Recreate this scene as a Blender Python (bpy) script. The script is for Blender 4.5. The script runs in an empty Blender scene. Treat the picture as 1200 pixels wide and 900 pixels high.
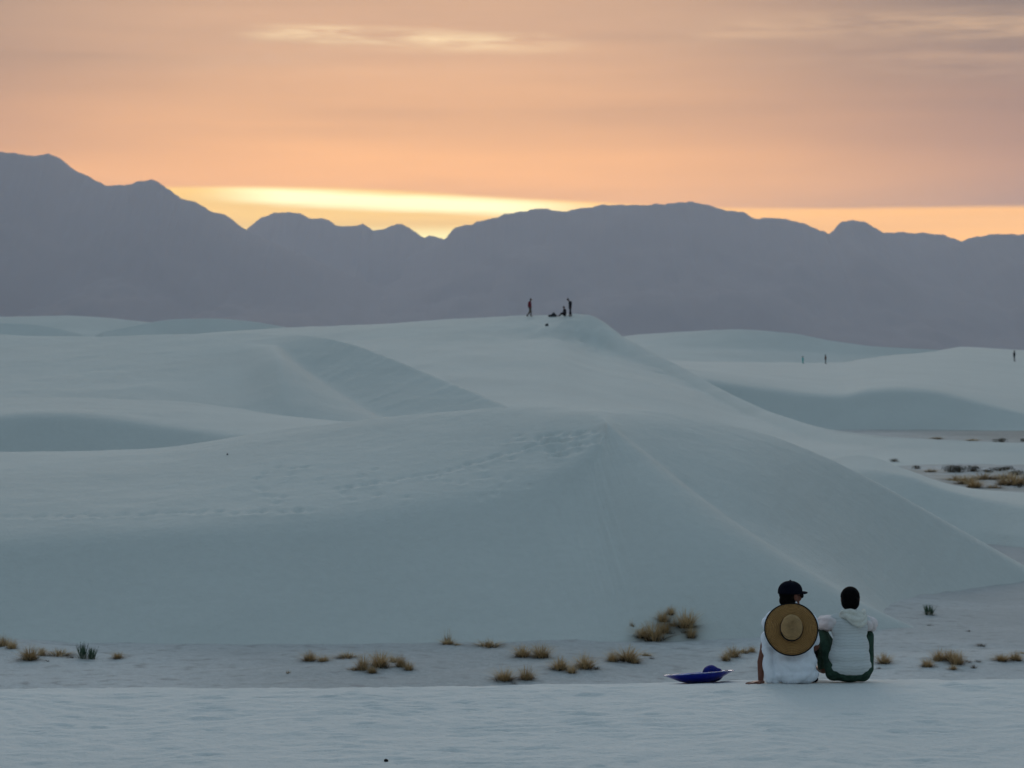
import bpy, bmesh, math, random
import numpy as np
from mathutils import Vector, Matrix
from mathutils.bvhtree import BVHTree

random.seed(7)
rng = np.random.default_rng(11)
scene = bpy.context.scene
col = scene.collection

# ------------------------------------------------------------------ camera
CAM = np.array([0.0, 0.0, 2.91])
FPX = 1200 * 85 / 36.0            # focal length in photograph pixels
TH = math.atan(30 / FPX)          # the lens looks slightly down
cam = bpy.data.cameras.new('camera')
cam.lens = 85
cam.sensor_width = 36
cam.clip_start = 0.5
cam.clip_end = 60000
cam.dof.use_dof = True
cam.dof.focus_distance = 21.8
cam.dof.aperture_fstop = 4.5
cam_o = bpy.data.objects.new('camera', cam)
cam_o.location = CAM
cam_o.rotation_euler = (math.pi / 2 - TH, 0, 0)
col.objects.link(cam_o)
scene.camera = cam_o

# ------------------------------------------------------------------ exposure, sky, sun
scene.view_settings.view_transform = 'Standard'
scene.view_settings.look = 'None'
scene.view_settings.gamma = 1
scene.view_settings.exposure = 2.75
scene.cycles.volume_bounces = 1
scene.cycles.max_bounces = 8

SUN_EL, SUN_AZ = math.radians(2.0), math.radians(-2.2)   # sun behind the range, a little left of centre
world = bpy.data.worlds.new("World")
scene.world = world
world.use_nodes = True
wn, wl = world.node_tree.nodes, world.node_tree.links
bg = wn['Background']
bg.inputs['Strength'].default_value = 0.12


class NodeMath:
    """small helper to write node arithmetic as expressions"""
    def __init__(self, tree):
        self.t = tree

    def m(self, op, a, b=None, c=None, clamp=False):
        n = self.t.nodes.new('ShaderNodeMath')
        n.operation = op
        n.use_clamp = clamp
        for i, v in enumerate((a, b, c)):
            if v is None:
                continue
            if hasattr(v, 'is_linked'):
                self.t.links.new(v, n.inputs[i])
            else:
                n.inputs[i].default_value = v
        return n.outputs[0]

    def smooth(self, v, a, b, lo=0.0, hi=1.0):
        n = self.t.nodes.new('ShaderNodeMapRange')
        n.interpolation_type = 'SMOOTHSTEP'
        self.t.links.new(v, n.inputs['Value'])
        n.inputs['From Min'].default_value = a
        n.inputs['From Max'].default_value = b
        n.inputs['To Min'].default_value = lo
        n.inputs['To Max'].default_value = hi
        return n.outputs[0]

    def mix(self, f, a, b):
        n = self.t.nodes.new('ShaderNodeMix')
        n.data_type = 'RGBA'
        for s, v in ((n.inputs[0], f), (n.inputs[6], a), (n.inputs[7], b)):
            if hasattr(v, 'is_linked'):
                self.t.links.new(v, s)
            elif isinstance(v, (int, float)):
                s.default_value = v
            else:
                s.default_value = tuple(v) + (1.0,)
        return n.outputs[2]

    def noise(self, vec, scale, detail=4, rough=0.55):
        n = self.t.nodes.new('ShaderNodeTexNoise')
        if vec is not None:
            self.t.links.new(vec, n.inputs['Vector'])
        n.inputs['Scale'].default_value = scale
        n.inputs['Detail'].default_value = detail
        n.inputs['Roughness'].default_value = rough
        return n.outputs['Fac']

    def comb(self, x, y, z):
        n = self.t.nodes.new('ShaderNodeCombineXYZ')
        for i, v in enumerate((x, y, z)):
            if hasattr(v, 'is_linked'):
                self.t.links.new(v, n.inputs[i])
            else:
                n.inputs[i].default_value = v
        return n.outputs[0]


def srgb(r, g, b, k=1.0):
    f = lambda c: (c / 255 / 12.92 if c <= 10 else ((c / 255 + 0.055) / 1.055) ** 2.4) * k
    return (f(r), f(g), f(b))


W = NodeMath(world.node_tree)
sky = wn.new('ShaderNodeTexSky')
sky.sky_type = 'NISHITA'
sky.sun_disc = False
sky.sun_elevation = SUN_EL
sky.sun_rotation = SUN_AZ
sky.dust_density = 1.0
tc = wn.new('ShaderNodeTexCoord')
sx = wn.new('ShaderNodeSeparateXYZ')
wl.new(tc.outputs['Generated'], sx.inputs[0])
az = W.m('ARCTAN2', sx.outputs[0], sx.outputs[1])        # 0 = west (the view), + to the right
el = W.m('ARCSINE', sx.outputs[2])
DEG = math.pi / 180
# high overcast deck: west side lit from below, east side dull
streak = W.noise(W.comb(W.m('MULTIPLY', az, 5.0), W.m('MULTIPLY', el, 55.0), 3.1), 1.0, 5, 0.55)
streak2 = W.noise(W.comb(W.m('MULTIPLY', az, 16.0), W.m('MULTIPLY', el, 190.0), 7.7), 1.0, 5, 0.6)
right = W.smooth(W.m('ABSOLUTE', W.m('ADD', az, 0.045)), 0.02, 0.31)
HZ = 1.55    # the haze in front of the low sky dims it by about this much
low = W.mix(right, srgb(255, 170, 62, HZ * 1.36), srgb(172, 106, 48, HZ * 1.30))
high = W.mix(right, srgb(214, 158, 104, HZ * 1.12), srgb(118, 88, 62, HZ * 1.05))
low = W.mix(W.m('MULTIPLY', W.smooth(el, 0.070, 0.098, 1.0, 0.0), W.m('SUBTRACT', 1.0, right)), low, srgb(255, 168, 54, HZ * 1.72))
deck = W.mix(W.smooth(el, 0.062, 0.145), low, high)
streak3 = W.noise(W.comb(W.m('MULTIPLY', az, 3.2), W.m('MULTIPLY', el, 120.0), 9.4), 1.0, 5, 0.6)
sv = W.m('ADD', W.m('MULTIPLY_ADD', streak, 0.55, 0.58), W.m('MULTIPLY', streak3, W.smooth(el, 0.075, 0.10, 0.0, 0.32)))
sv = W.m('ADD', sv, W.smooth(el, 0.075, 0.10, 0.16, 0.0))
mulv = wn.new('ShaderNodeVectorMath'); mulv.operation = 'SCALE'
wl.new(deck, mulv.inputs[0]); wl.new(sv, mulv.inputs[3])
deck = mulv.outputs[0]
# the deck's dull east side and its thinning overhead
faraz = W.smooth(W.m('ABSOLUTE', az), 0.35, 1.5)
deck = W.mix(W.m('MAXIMUM', W.smooth(el, 0.15, 0.40), faraz), deck, (0.13, 0.165, 0.185))
# bright streaks of broken cloud
wisp = W.noise(W.comb(W.m('MULTIPLY', az, 26.0), W.m('MULTIPLY', el, 210.0), 1.9), 1.0, 6, 0.62)
wisp2 = W.noise(W.comb(W.m('MULTIPLY', az, 9.0), W.m('MULTIPLY', el, 60.0), 5.3), 1.0, 3, 0.5)


def cloud_streak(az0, az1, fl, fr, el0, slope, eh, col_, amt, lo, hi):
    a = W.m('MULTIPLY', W.smooth(az, az0 - fl, az0 + fl), W.smooth(az, az1 - fr, az1 + fr, 1.0, 0.0))
    c = W.m('ADD', W.m('MULTIPLY_ADD', az, slope, el0), W.m('MULTIPLY', W.m('SUBTRACT', wisp2, 0.5), 0.012))
    e = W.smooth(W.m('ABSOLUTE', W.m('SUBTRACT', el, c)), 0.0, eh, 1.0, 0.0)
    s_ = W.m('MULTIPLY', W.m('MULTIPLY', a, e), W.smooth(wisp, lo, hi))
    return W.mix(W.m('MULTIPLY', s_, amt), deck, col_)


deck = cloud_streak(-0.100, 0.012, 0.022, 0.03, 0.1305, -0.012, 0.0062, srgb(255, 222, 160, HZ * 1.4), 0.8, 0.30, 0.72)
deck = cloud_streak(-0.14, -0.03, 0.10, 0.10, 0.122, 0.0, 0.010, srgb(240, 190, 138, HZ * 1.1), 0.25, 0.3, 0.7)
deck = cloud_streak(0.075, 0.30, 0.03, 0.05, 0.1325, 0.01, 0.0085, srgb(246, 192, 130, HZ * 1.1), 0.55, 0.25, 0.75)
deck = cloud_streak(0.12, 0.30, 0.05, 0.05, 0.124, -0.02, 0.011, srgb(220, 166, 112, HZ * 1.1), 0.45, 0.25, 0.75)
# the clear gap under the deck, bright where the sun has gone
edge = W.m('ADD', 0.0702, W.m('MULTIPLY', W.smooth(W.m('ABSOLUTE', W.m('ADD', az, 0.11)), 0.02, 0.22), -0.0085))
edge = W.m('ADD', edge, W.m('MULTIPLY', W.m('SUBTRACT', streak, 0.5), 0.004))
gapf = W.smooth(W.m('SUBTRACT', el, edge), -0.0013, 0.0013, 1.0, 0.0)
nearsun = W.smooth(W.m('ABSOLUTE', W.m('ADD', az, 0.085)), 0.03, 0.24, 1.0, 0.0)
gap = W.mix(nearsun, srgb(255, 172, 0, HZ * 2.25), srgb(255, 194, 36, HZ * 2.0))
band_c = W.m('SUBTRACT', 0.0672, W.m('MULTIPLY', W.m('ADD', az, 0.11), 0.045))
band = W.smooth(W.m('ABSOLUTE', W.m('ADD', W.m('SUBTRACT', el, band_c), W.m('MULTIPLY', W.m('SUBTRACT', streak2, 0.5), 0.003))), 0.0010, 0.0052, 1.0, 0.0)
band = W.m('MULTIPLY', band, W.m('MULTIPLY', W.smooth(az, -0.135, -0.09), W.smooth(az, -0.01, 0.05, 1.0, 0.0)))
gap = W.mix(band, gap, srgb(255, 242, 172, HZ * 2.6))
core = W.m('MULTIPLY', W.smooth(el, 0.050, 0.056, 1.0, 0.0), W.smooth(W.m('ABSOLUTE', W.m('ADD', az, 0.045)), 0.02, 0.10, 1.0, 0.0))
gap = W.mix(core, gap, srgb(255, 232, 140, HZ * 2.6))
gv = wn.new('ShaderNodeVectorMath'); gv.operation = 'SCALE'
wl.new(gap, gv.inputs[0]); wl.new(W.m('MULTIPLY_ADD', streak3, 0.5, 0.76), gv.inputs[3])
gap = gv.outputs[0]
gap = W.mix(faraz, gap, (0.14, 0.175, 0.195))
deck = W.mix(gapf, deck, gap)
cover = W.smooth(el, 0.30, 0.75, 1.0, 0.0)
final = W.mix(cover, sky.outputs[0], deck)
wl.new(final, bg.inputs['Color'])

# the low glow of the sun already behind the range
sun = bpy.data.lights.new('sun', 'SUN')
sun.energy = 0.175
sun.angle = math.radians(30)
sun.color = (1.0, 0.92, 0.86)
sun_o = bpy.data.objects.new('sun', sun)
sd = Vector((math.sin(SUN_AZ) * math.cos(math.radians(13)), math.cos(SUN_AZ) * math.cos(math.radians(13)), math.sin(math.radians(13))))
sun_o.rotation_euler = sd.to_track_quat('Z', 'Y').to_euler()
col.objects.link(sun_o)


# ------------------------------------------------------------------ helpers
def unproject(px, py, d):
    """photo pixel + distance along the view -> world points"""
    px, py, d = np.broadcast_arrays(np.asarray(px, float), np.asarray(py, float), np.asarray(d, float))
    a = (px - 600) / FPX
    b = (450 - py) / FPX
    dy = math.cos(TH) + b * math.sin(TH)
    dz = -math.sin(TH) + b * math.cos(TH)
    s = d / dy
    return np.stack([CAM[0] + a * s, CAM[1] + d, CAM[2] + dz * s], -1)


def ray(px, py):
    p = unproject(px, py, 100.0)
    return Vector(p - CAM).normalized()


def _hash(i, j, s):
    n = (i.astype(np.int64) * 374761393 + j.astype(np.int64) * 668265263 + s * 1442695041) & 0xFFFFFFFF
    n = ((n ^ (n >> 13)) * 1274126177) & 0xFFFFFFFF
    return ((n ^ (n >> 16)) & 0xFFFF) / 65535.0


def vnoise(x, y, s=0):
    xi, yi = np.floor(x), np.floor(y)
    fx, fy = x - xi, y - yi
    fx = fx * fx * fx * (fx * (fx * 6 - 15) + 10)
    fy = fy * fy * fy * (fy * (fy * 6 - 15) + 10)
    a = _hash(xi, yi, s); b = _hash(xi + 1, yi, s); c = _hash(xi, yi + 1, s); d = _hash(xi + 1, yi + 1, s)
    return (a + (b - a) * fx) * (1 - fy) + (c + (d - c) * fx) * fy - 0.5


def fbm(x, y, octv=4, s=0, g=0.5):
    r = 0; a = 1.0
    for k in range(octv):
        r = r + a * vnoise(x, y, s + k * 17)
        x, y, a = x * 2.03 + 5.2, y * 2.03 + 1.7, a * g
    return r


def smoothstep(a, b, x):
    t = np.clip((x - a) / (b - a), 0, 1)
    return t * t * (3 - 2 * t)


def cubic(t, v, q):
    """shape-preserving cubic through (t, v)"""
    h = np.diff(t); s = np.diff(v) / h
    m = np.zeros_like(v)
    m[0], m[-1] = s[0], s[-1]
    for i in range(1, len(v) - 1):
        if s[i - 1] * s[i] > 0:
            w1, w2 = 2 * h[i] + h[i - 1], h[i] + 2 * h[i - 1]
            m[i] = (w1 + w2) / (w1 / s[i - 1] + w2 / s[i])
    k = np.clip(np.searchsorted(t, q) - 1, 0, len(h) - 1)
    u = (q - t[k]) / h[k]
    return ((1 + 2 * u) * (1 - u) ** 2 * v[k] + u * (1 - u) ** 2 * h[k] * m[k]
            + u * u * (3 - 2 * u) * v[k + 1] + u * u * (u - 1) * h[k] * m[k + 1])


def grid_mesh(name, P):
    """P[rows, cols, 3] -> mesh"""
    R, C = P.shape[:2]
    me = bpy.data.meshes.new(name)
    idx = np.arange(R * C).reshape(R, C)
    f = np.stack([idx[:-1, :-1], idx[:-1, 1:], idx[1:, 1:], idx[1:, :-1]], -1).reshape(-1, 4)
    me.vertices.add(R * C)
    me.vertices.foreach_set('co', P.reshape(-1).astype(np.float32))
    me.loops.add(f.size)
    me.loops.foreach_set('vertex_index', f.reshape(-1).astype(np.int32))
    me.polygons.add(len(f))
    me.polygons.foreach_set('loop_start', (np.arange(len(f)) * 4).astype(np.int32))
    me.polygons.foreach_set('loop_total', np.full(len(f), 4, np.int32))
    me.polygons.foreach_set('use_smooth', np.ones(len(f), bool))
    me.update(calc_edges=True)
    return me


def link(name, me, mat=None, parent=None):
    o = bpy.data.objects.new(name, me)
    col.objects.link(o)
    if mat is not None and me is not None:
        me.materials.clear()
        me.materials.append(mat)
    if parent is not None:
        o.parent = parent
    return o


def tag(o, label, cat, group=None):
    o['label'] = label
    o['category'] = cat
    if group:
        o['group'] = group
    return o


TERRAIN = []      # (verts, faces) of what things can stand on


def structure(name, me, mat, stand=True):
    o = link(name, me, mat)
    o['kind'] = 'structure'
    if stand:
        n = len(me.vertices)
        co = np.empty(n * 3, np.float32); me.vertices.foreach_get('co', co)
        fi = np.empty(len(me.polygons) * 4, np.int32); me.polygons.foreach_get('vertices', fi)
        TERRAIN.append((co.reshape(-1, 3), fi.reshape(-1, 4)))
    return o


def loft(rails, spans, nu, soft=(), bows=(), back=None, skirt=True, disp=None, round_=()):
    """rails: lists of (px, py, d) with equal station counts, near to far. spans: rows per gap.
    back: (dd, z) drop behind the last rail.  soft: (rail, iterations, halfwidth, weight(u)|None)"""
    last = np.array(rails[-1], float)
    t = np.concatenate([[0], np.cumsum(np.hypot(np.diff(last[:, 0]), np.diff(last[:, 1]) * 2) + 1e-3)])
    ts = np.linspace(0, t[-1], nu)
    W_ = []
    for r in rails:
        r = np.array(r, float)
        W_.append(unproject(*[cubic(t, r[:, k], ts) for k in range(3)]))
    spans = list(spans)
    if back is not None:
        b = W_[-1].copy(); b[:, 1] += back[0]; b[:, 2] = np.minimum(back[1], b[:, 2] - 0.3)
        W_.append(b)
        spans.append(14)
    off = 0
    if skirt:
        s = W_[0].copy(); s[:, 1] -= np.maximum(1.2, (s[:, 2] + 3.4) * 2.0); s[:, 2] = np.minimum(-3.4, s[:, 2] - 0.5)
        W_.insert(0, s); spans.insert(0, 3); off = 1
    rows = [W_[0]]
    at = [0]
    bows, round_ = dict(bows), dict(round_)
    tt = np.linspace(0, 1, nu)
    for k in range(len(W_) - 1):
        n = spans[k]
        for j in range(1, n + 1):
            f = j / n
            p = W_[k] * (1 - f) + W_[k + 1] * f
            if (k - off) in round_:      # rises early and flattens towards the next rail
                ex = round_[k - off](tt) if callable(round_[k - off]) else round_[k - off]
                p[:, 2] = W_[k][:, 2] + (W_[k + 1][:, 2] - W_[k][:, 2]) * (1 - (1 - f) ** ex)
            if (k - off) in bows:
                bw = bows[k - off]
                p = p.copy(); p[:, 2] += (bw(tt) if callable(bw) else bw) * 4 * f * (1 - f)
            rows.append(p)
        at.append(len(rows) - 1)
    P = np.stack(rows)
    uu = np.linspace(0, 1, nu)
    for (rk, iters, hw, wf) in soft:
        c = at[rk + off]
        a, b = max(1, c - hw), min(len(P) - 2, c + hw)
        if a >= b:
            continue
        w = np.ones(nu) if wf is None else wf(uu)
        win = np.sin(np.linspace(0, math.pi, b - a + 3))[1:-1] ** 0.6
        for _ in range(iters):
            av = 0.5 * (P[a - 1:b] + P[a + 1:b + 2])
            P[a:b + 1] += (av - P[a:b + 1]) * (win[:, None] * w[None, :])[..., None] * 0.8
    if disp is not None:
        V = (np.arange(len(P))[:, None] + 0 * uu[None, :])
        disp(P, uu[None, :] + 0 * V, V, [at[i + off] for i in range(len(rails))])
    ends = []
    for c, s_ in ((P[:, 0], -1), (P[:, -1], 1)):      # the flanks run down into the ground
        e = c.copy(); e[:, 0] += s_ * np.maximum(1.0, (c[:, 2] + 3.4) * 1.8); e[:, 2] = -3.4
        ends.append(e)
    return np.concatenate([ends[0][:, None], P, ends[1][:, None]], 1)


def new_mat(name):
    m = bpy.data.materials.new(name)
    m.use_nodes = True
    return m, m.node_tree, m.node_tree.nodes['Principled BSDF']


def simple_mat(name, c, rough=0.7, spec=0.3, noise=None, metal=0.0, bump=None):
    """procedural material: base colour broken up by noise (scale, amount), optional bump (scale, height)"""
    m, t, b = new_mat(name)
    H = NodeMath(t)
    b.inputs['Roughness'].default_value = rough
    b.inputs['Specular IOR Level'].default_value = spec
    b.inputs['Metallic'].default_value = metal
    tcn = t.nodes.new('ShaderNodeTexCoord')
    sc, am = noise or (12.0, 0.15)
    f = H.noise(tcn.outputs['Object'], sc, 4, 0.6)
    d = tuple(x * (1 - am) for x in c); u = tuple(min(1, x * (1 + am)) for x in c)
    t.links.new(H.mix(H.smooth(f, 0.3, 0.7), d, u), b.inputs['Base Color'])
    if bump:
        bn = t.nodes.new('ShaderNodeBump')
        bn.inputs['Distance'].default_value = bump[1]
        t.links.new(H.noise(tcn.outputs['Object'], bump[0], 4, 0.6), bn.inputs['Height'])
        t.links.new(bn.outputs[0], b.inputs['Normal'])
    return m


def sand_mat(name, c, fine, grain=0.05, patch=None, bumps=((1.2, 0.05), (9.0, 0.012))):
    m, t, b = new_mat(name)
    H = NodeMath(t)
    b.inputs['Roughness'].default_value = 0.95
    b.inputs['Specular IOR Level'].default_value = 0.12
    g = t.nodes.new('ShaderNodeNewGeometry')
    pos = g.outputs['Position']
    big = H.noise(pos, 0.13, 4, 0.55)
    sm = H.noise(pos, fine, 5, 0.65)
    k = H.m('ADD', H.m('MULTIPLY', H.smooth(big, 0.3, 0.7), 0.5), H.m('MULTIPLY', H.smooth(sm, 0.25, 0.75), 0.5))
    base = H.mix(k, tuple(x * (1 - grain) for x in c), tuple(x * (1 + grain) for x in c))
    if patch:
        pc, psc, lo, hi = patch
        base = H.mix(H.smooth(H.noise(pos, psc, 5, 0.65), lo, hi), base, pc)
    t.links.new(base, b.inputs['Base Color'])
    prev = None
    for sc, hgt in bumps:
        bn = t.nodes.new('ShaderNodeBump')
        bn.inputs['Distance'].default_value = hgt
        bn.inputs['Strength'].default_value = 1.0
        t.links.new(H.noise(pos, sc, 3, 0.55), bn.inputs['Height'])
        if prev is not None:
            t.links.new(prev, bn.inputs['Normal'])
        prev = bn.outputs[0]
    t.links.new(prev, b.inputs['Normal'])
    return m


SAND = (0.60, 0.615, 0.59)
SAND_FAR = (0.55, 0.57, 0.54)
M_near = sand_mat('near_sand', (0.63, 0.64, 0.62), 30.0, 0.06, bumps=((4.0, 0.012), (22.0, 0.010)))
M_dune = sand_mat('dune_sand', SAND_FAR, 6.0, 0.05, bumps=((0.5, 0.05), (3.0, 0.022), (13.0, 0.010)))
M_flat = sand_mat('crusted_flat', (0.48, 0.49, 0.485), 12.0, 0.24, ((0.33, 0.325, 0.32), 3.0, 0.50, 0.72), bumps=((3.0, 0.025), (14.0, 0.035)))
def soil_zones(m):
    """darker bare soil in the hollow beyond the dunes and on the flat at the right"""
    t = m.node_tree
    H = NodeMath(t)
    b = t.nodes['Principled BSDF']
    src = b.inputs['Base Color'].links[0].from_socket
    g = t.nodes.new('ShaderNodeNewGeometry')
    sp = t.nodes.new('ShaderNodeSeparateXYZ')
    t.links.new(g.outputs['Position'], sp.inputs[0])
    n = H.noise(g.outputs['Position'], 0.25, 4, 0.6)
    wob = H.m('MULTIPLY', H.m('SUBTRACT', n, 0.5), 12.0)
    yy = H.m('ADD', sp.outputs[1], wob)
    far = H.m('MULTIPLY', H.m('MULTIPLY', H.smooth(yy, 132, 142), H.smooth(yy, 200, 230, 1.0, 0.0)), H.smooth(H.m('ADD', sp.outputs[0], wob), 20, 40))
    near = H.m('MULTIPLY', H.smooth(H.m('ADD', sp.outputs[0], wob), 6, 14), H.smooth(sp.outputs[1], 84, 92, 1.0, 0.0))
    scrub = H.m('MULTIPLY', H.m('MULTIPLY', H.smooth(yy, 92, 98), H.smooth(yy, 124, 130, 1.0, 0.0)), H.smooth(n, 0.40, 0.62))
    c = H.mix(H.m('MULTIPLY', near, 0.75), src, (0.375, 0.38, 0.38))
    c = H.mix(H.m('MULTIPLY', far, 0.75), c, (0.27, 0.255, 0.225))
    c = H.mix(H.m('MULTIPLY', scrub, 0.6), c, (0.33, 0.30, 0.25))
    t.links.new(c, b.inputs['Base Color'])


soil_zones(M_flat)
M_rock = sand_mat('mountain_rock', (0.065, 0.062, 0.068), 0.004, 0.10, bumps=((0.003, 9.0), (0.012, 3.0)))

GZ = -2.4
# ------------------------------------------------------------------ flat ground, one sheet to the horizon
MOUNDS = [(40, 768, 0.9, 0.10), (10, 758, 0.8, 0.10), (440, 783, 1.0, 0.09), (372, 772, 0.6, 0.05), (625, 770, 0.7, 0.05),
          (602, 796, 0.7, 0.06), (672, 784, 0.9, 0.08), (735, 776, 0.8, 0.08), (866, 768, 0.7, 0.07),
          (1110, 778, 0.9, 0.09), (1184, 772, 0.7, 0.06), (1088, 722, 0.7, 0.05), (1035, 778, .5, .05)]


def ground_h(x, y):
    r = np.hypot(x, y)
    fade = smoothstep(1500, 200, r)
    z = GZ + (0.10 * fbm(x * 0.11, y * 0.11, 4, 3) + 0.035 * fbm(x * 1.1, y * 1.1, 3, 9)) * fade
    z = z - 0.26 * smoothstep(6.5, 11, x) * np.exp(-((y - 61) / 9.0) ** 2)
    for px, py, w, h in MOUNDS:
        d = (CAM[2] - GZ) * FPX / (py - 420)
        c = unproject(px, py, d)
        z = z + h * np.exp(-(((x - c[0]) / w) ** 2 + ((y - c[1]) / (w * 1.1)) ** 2))
    return z


def axis(parts):
    out = []
    for a, b, n in parts:
        out.append(np.linspace(a, b, n, endpoint=False))
    return np.concatenate(out + [[parts[-1][1]]])


gx = axis([(-22000, -3000, 14), (-3000, -200, 22), (-200, -30, 40), (-30, 32, 300), (32, 200, 40), (200, 3000, 22), (3000, 22000, 14)])
gy = axis([(-900, 0, 10), (0, 34, 40), (34, 72, 300), (72, 200, 110), (200, 1500, 40), (1500, 24000, 30)])
X, Y = np.meshgrid(gx, gy)
structure('ground', grid_mesh('ground', np.stack([X, Y, ground_h(X, Y)], -1)), M_flat)


# ------------------------------------------------------------------ mountains
def range_(ridge, d, foot_d, seed, name='mountain_range'):
    r = np.array(ridge, float)
    t = r[:, 0]
    n = int((t[-1] - t[0]) / 1.6)
    q = np.linspace(t[0], t[-1], n)
    py = np.interp(q, t, r[:, 1])
    py = py + 1.5 * fbm(q / 8.0, q * 0 + seed, 5, seed, 0.65)
    depth = d + 700 * fbm(q / 120.0, q * 0 + 3, 3, seed + 5)
    top = unproject(q, py, depth)
    rows = []
    R = 70
    for j in range(R + 1):
        f = j / R
        yy = depth - (depth - foot_d) * (1 - f) ** 1.0
        s = yy / depth
        x = top[:, 0] * (0.5 + 0.5 * s)
        prof = f ** 1.55
        z = GZ - 5 + (top[:, 2] - GZ + 5) * prof
        sp = np.abs(fbm(x / 900.0 + 0.25 * f, yy / 2600.0, 5, seed + 40, 0.55))
        z = z + (sp - 0.25) * 700 * (f * (1 - f) * 4) ** 0.8 * 0.26 * (top[:, 2] / 900.0)
        z = np.maximum(z, GZ - 5)
        z = np.minimum(z, GZ + (top[:, 2] - GZ) * (0.06 + 0.94 * f))
        rows.append(np.stack([x, yy, z], -1))
    for j in range(1, 13):
        f = j / 12
        rows.append(np.stack([top[:, 0], depth + 3500 * f, (GZ - 5) * f + top[:, 2] * (1 - f) ** 1.2], -1))
    structure(name, grid_mesh(name, np.stack(rows)), M_rock, False)


range_([(-320, 215), (-220, 190), (-120, 184), (-60, 175), (0, 177.5), (20, 180), (40, 183), (57, 180), (66, 183), (75, 190), (90, 201), (104, 206), (112, 211),
        (125, 219), (140, 217), (152, 216), (165, 212), (178, 210), (186, 213), (195, 220), (207, 229), (213, 233), (228, 236), (245, 246), (255, 250), (264, 252),
        (275, 260), (288, 269), (320, 284), (370, 305), (430, 330), (500, 362), (580, 410)], 13500, 9300, 1)
range_([(150, 330), (230, 296), (288, 269), (296, 262), (306, 255), (320, 250), (338, 248), (352, 250.5), (362, 256), (378, 256), (386, 259), (393, 264), (408, 266),
        (418, 265), (425, 262), (431, 266), (437, 270), (450, 268), (458, 265), (464, 263), (471, 262), (480, 267), (490, 275), (497, 278), (503, 275),
        (512, 277.5), (521, 281), (560, 296), (620, 330), (700, 385)], 15800, 11000, 2)
range_([(380, 360), (440, 325), (490, 295), (521, 281), (526, 275), (532, 267.5), (538, 266), (560, 260), (590, 252), (620, 246), (636, 244.5), (660, 247.5), (690, 243),
        (705, 240), (750, 240.5), (780, 239), (800, 237), (812, 237), (830, 240), (842, 244.5), (850, 246.5), (870, 248), (885, 256.5), (900, 255), (925, 257),
        (945, 263), (960, 269), (971, 274.5), (976, 271), (982, 264), (988, 259), (1000, 257.5), (1012, 260), (1024, 266), (1036, 273), (1060, 272), (1085, 273),
        (1108, 276), (1122, 281.5), (1128, 282), (1140, 279), (1162, 274.5), (1200, 274.5), (1260, 268), (1350, 272), (1480, 290), (1600, 320)], 14600, 9800, 3)


# ------------------------------------------------------------------ dunes
def dune(P, mat=None):
    return structure('dune', grid_mesh('dune', P), mat or M_dune)


def rough(P, amp, sc, seed, octv=4):
    P[..., 2] += amp * fbm(P[..., 0] * sc, P[..., 1] * sc, octv, seed)


# 1: the shoulder the couple sit on
def near_disp(P, u, v, at):
    x, y = P[..., 0], P[..., 1]
    m = smoothstep(at[0], at[0] + 3, v)
    z = 0.020 * fbm(x * 0.9, y * 0.8, 3, 21)
    z += 0.012 * fbm(x * 2.2, y * 2.6, 3, 22) + 0.0075 * fbm(x * 7.0, y * 10.0, 4, 23, 0.62) + 0.010 * fbm(x * 5.0, y * 12.0, 3, 27) * smoothstep(0.02, 0.3, fbm(x * 0.35 + 4, y * 0.8, 2, 28) + 0.25 * (y < 17.4))
    # wind ripples
    z += 0.0035 * np.sin((y * 5.0 + 2.6 * fbm(x * 0.6, y * 0.6, 3, 24) * 3 + x * 0.9) * 2 * math.pi * 0.55)
    # scattered old footprints
    r = np.random.default_rng(5)
    for _ in range(190):
        cx, cy = r.uniform(-5, 5), r.uniform(16.6, 22.4)
        if (2.1 < cx < 3.7 and cy > 21.2) or (1.2 < cx < 2.1 and cy > 21.3):
            continue
        w, l, h = r.uniform(0.04, 0.13), r.uniform(0.028, 0.055), r.uniform(0.018, 0.046)
        q = ((x - cx) / w) ** 2 + ((y - cy) / l) ** 2
        z -= h * np.exp(-q) - 0.45 * h * np.exp(-((x - cx) / (w * 1.7)) ** 2 - ((y - cy + l * 1.3) / (l * 0.9)) ** 2)
    flat = np.exp(-(((x - 2.8) / 0.75) ** 2 + ((y - 21.75) / 0.40) ** 2)) + np.exp(-(((x - 1.68) / 0.4) ** 2 + ((y - 21.7) / 0.35) ** 2))
    P[..., 2] += m * z * (1 - np.clip(flat, 0, 1) * 0.85)


near_P = loft([
    [(-400, 1700, 7.0), (100, 1700, 7.0), (600, 1700, 7.0), (930, 1700, 7.0), (1200, 1700, 7.0), (1700, 1700, 7.0)],
    [(-400, 960, 15.6), (100, 960, 15.6), (600, 955, 15.6), (930, 950, 15.7), (1200, 950, 15.8), (1700, 950, 15.8)],
    [(-400, 814, 21.7), (100, 812, 21.7), (600, 807, 21.7), (930, 800, 21.7), (1200, 799.5, 21.7), (1700, 799, 21.7)],
    [(-400, 809, 22.9), (100, 807.5, 22.9), (600, 803, 22.95), (930, 797.3, 23.0), (1200, 796, 23.0), (1700, 795, 23.0)],
    [(-400, 860, 28.0), (100, 860, 28.0), (600, 860, 28.0), (930, 860, 28.0), (1200, 860, 28.0), (1700, 860, 28.0)],
], (30, 210, 40, 30), 760, soft=((2, 20, 14, None), (3, 8, 6, None),), disp=near_disp)
P0 = near_P
dune(P0, M_near)

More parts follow.
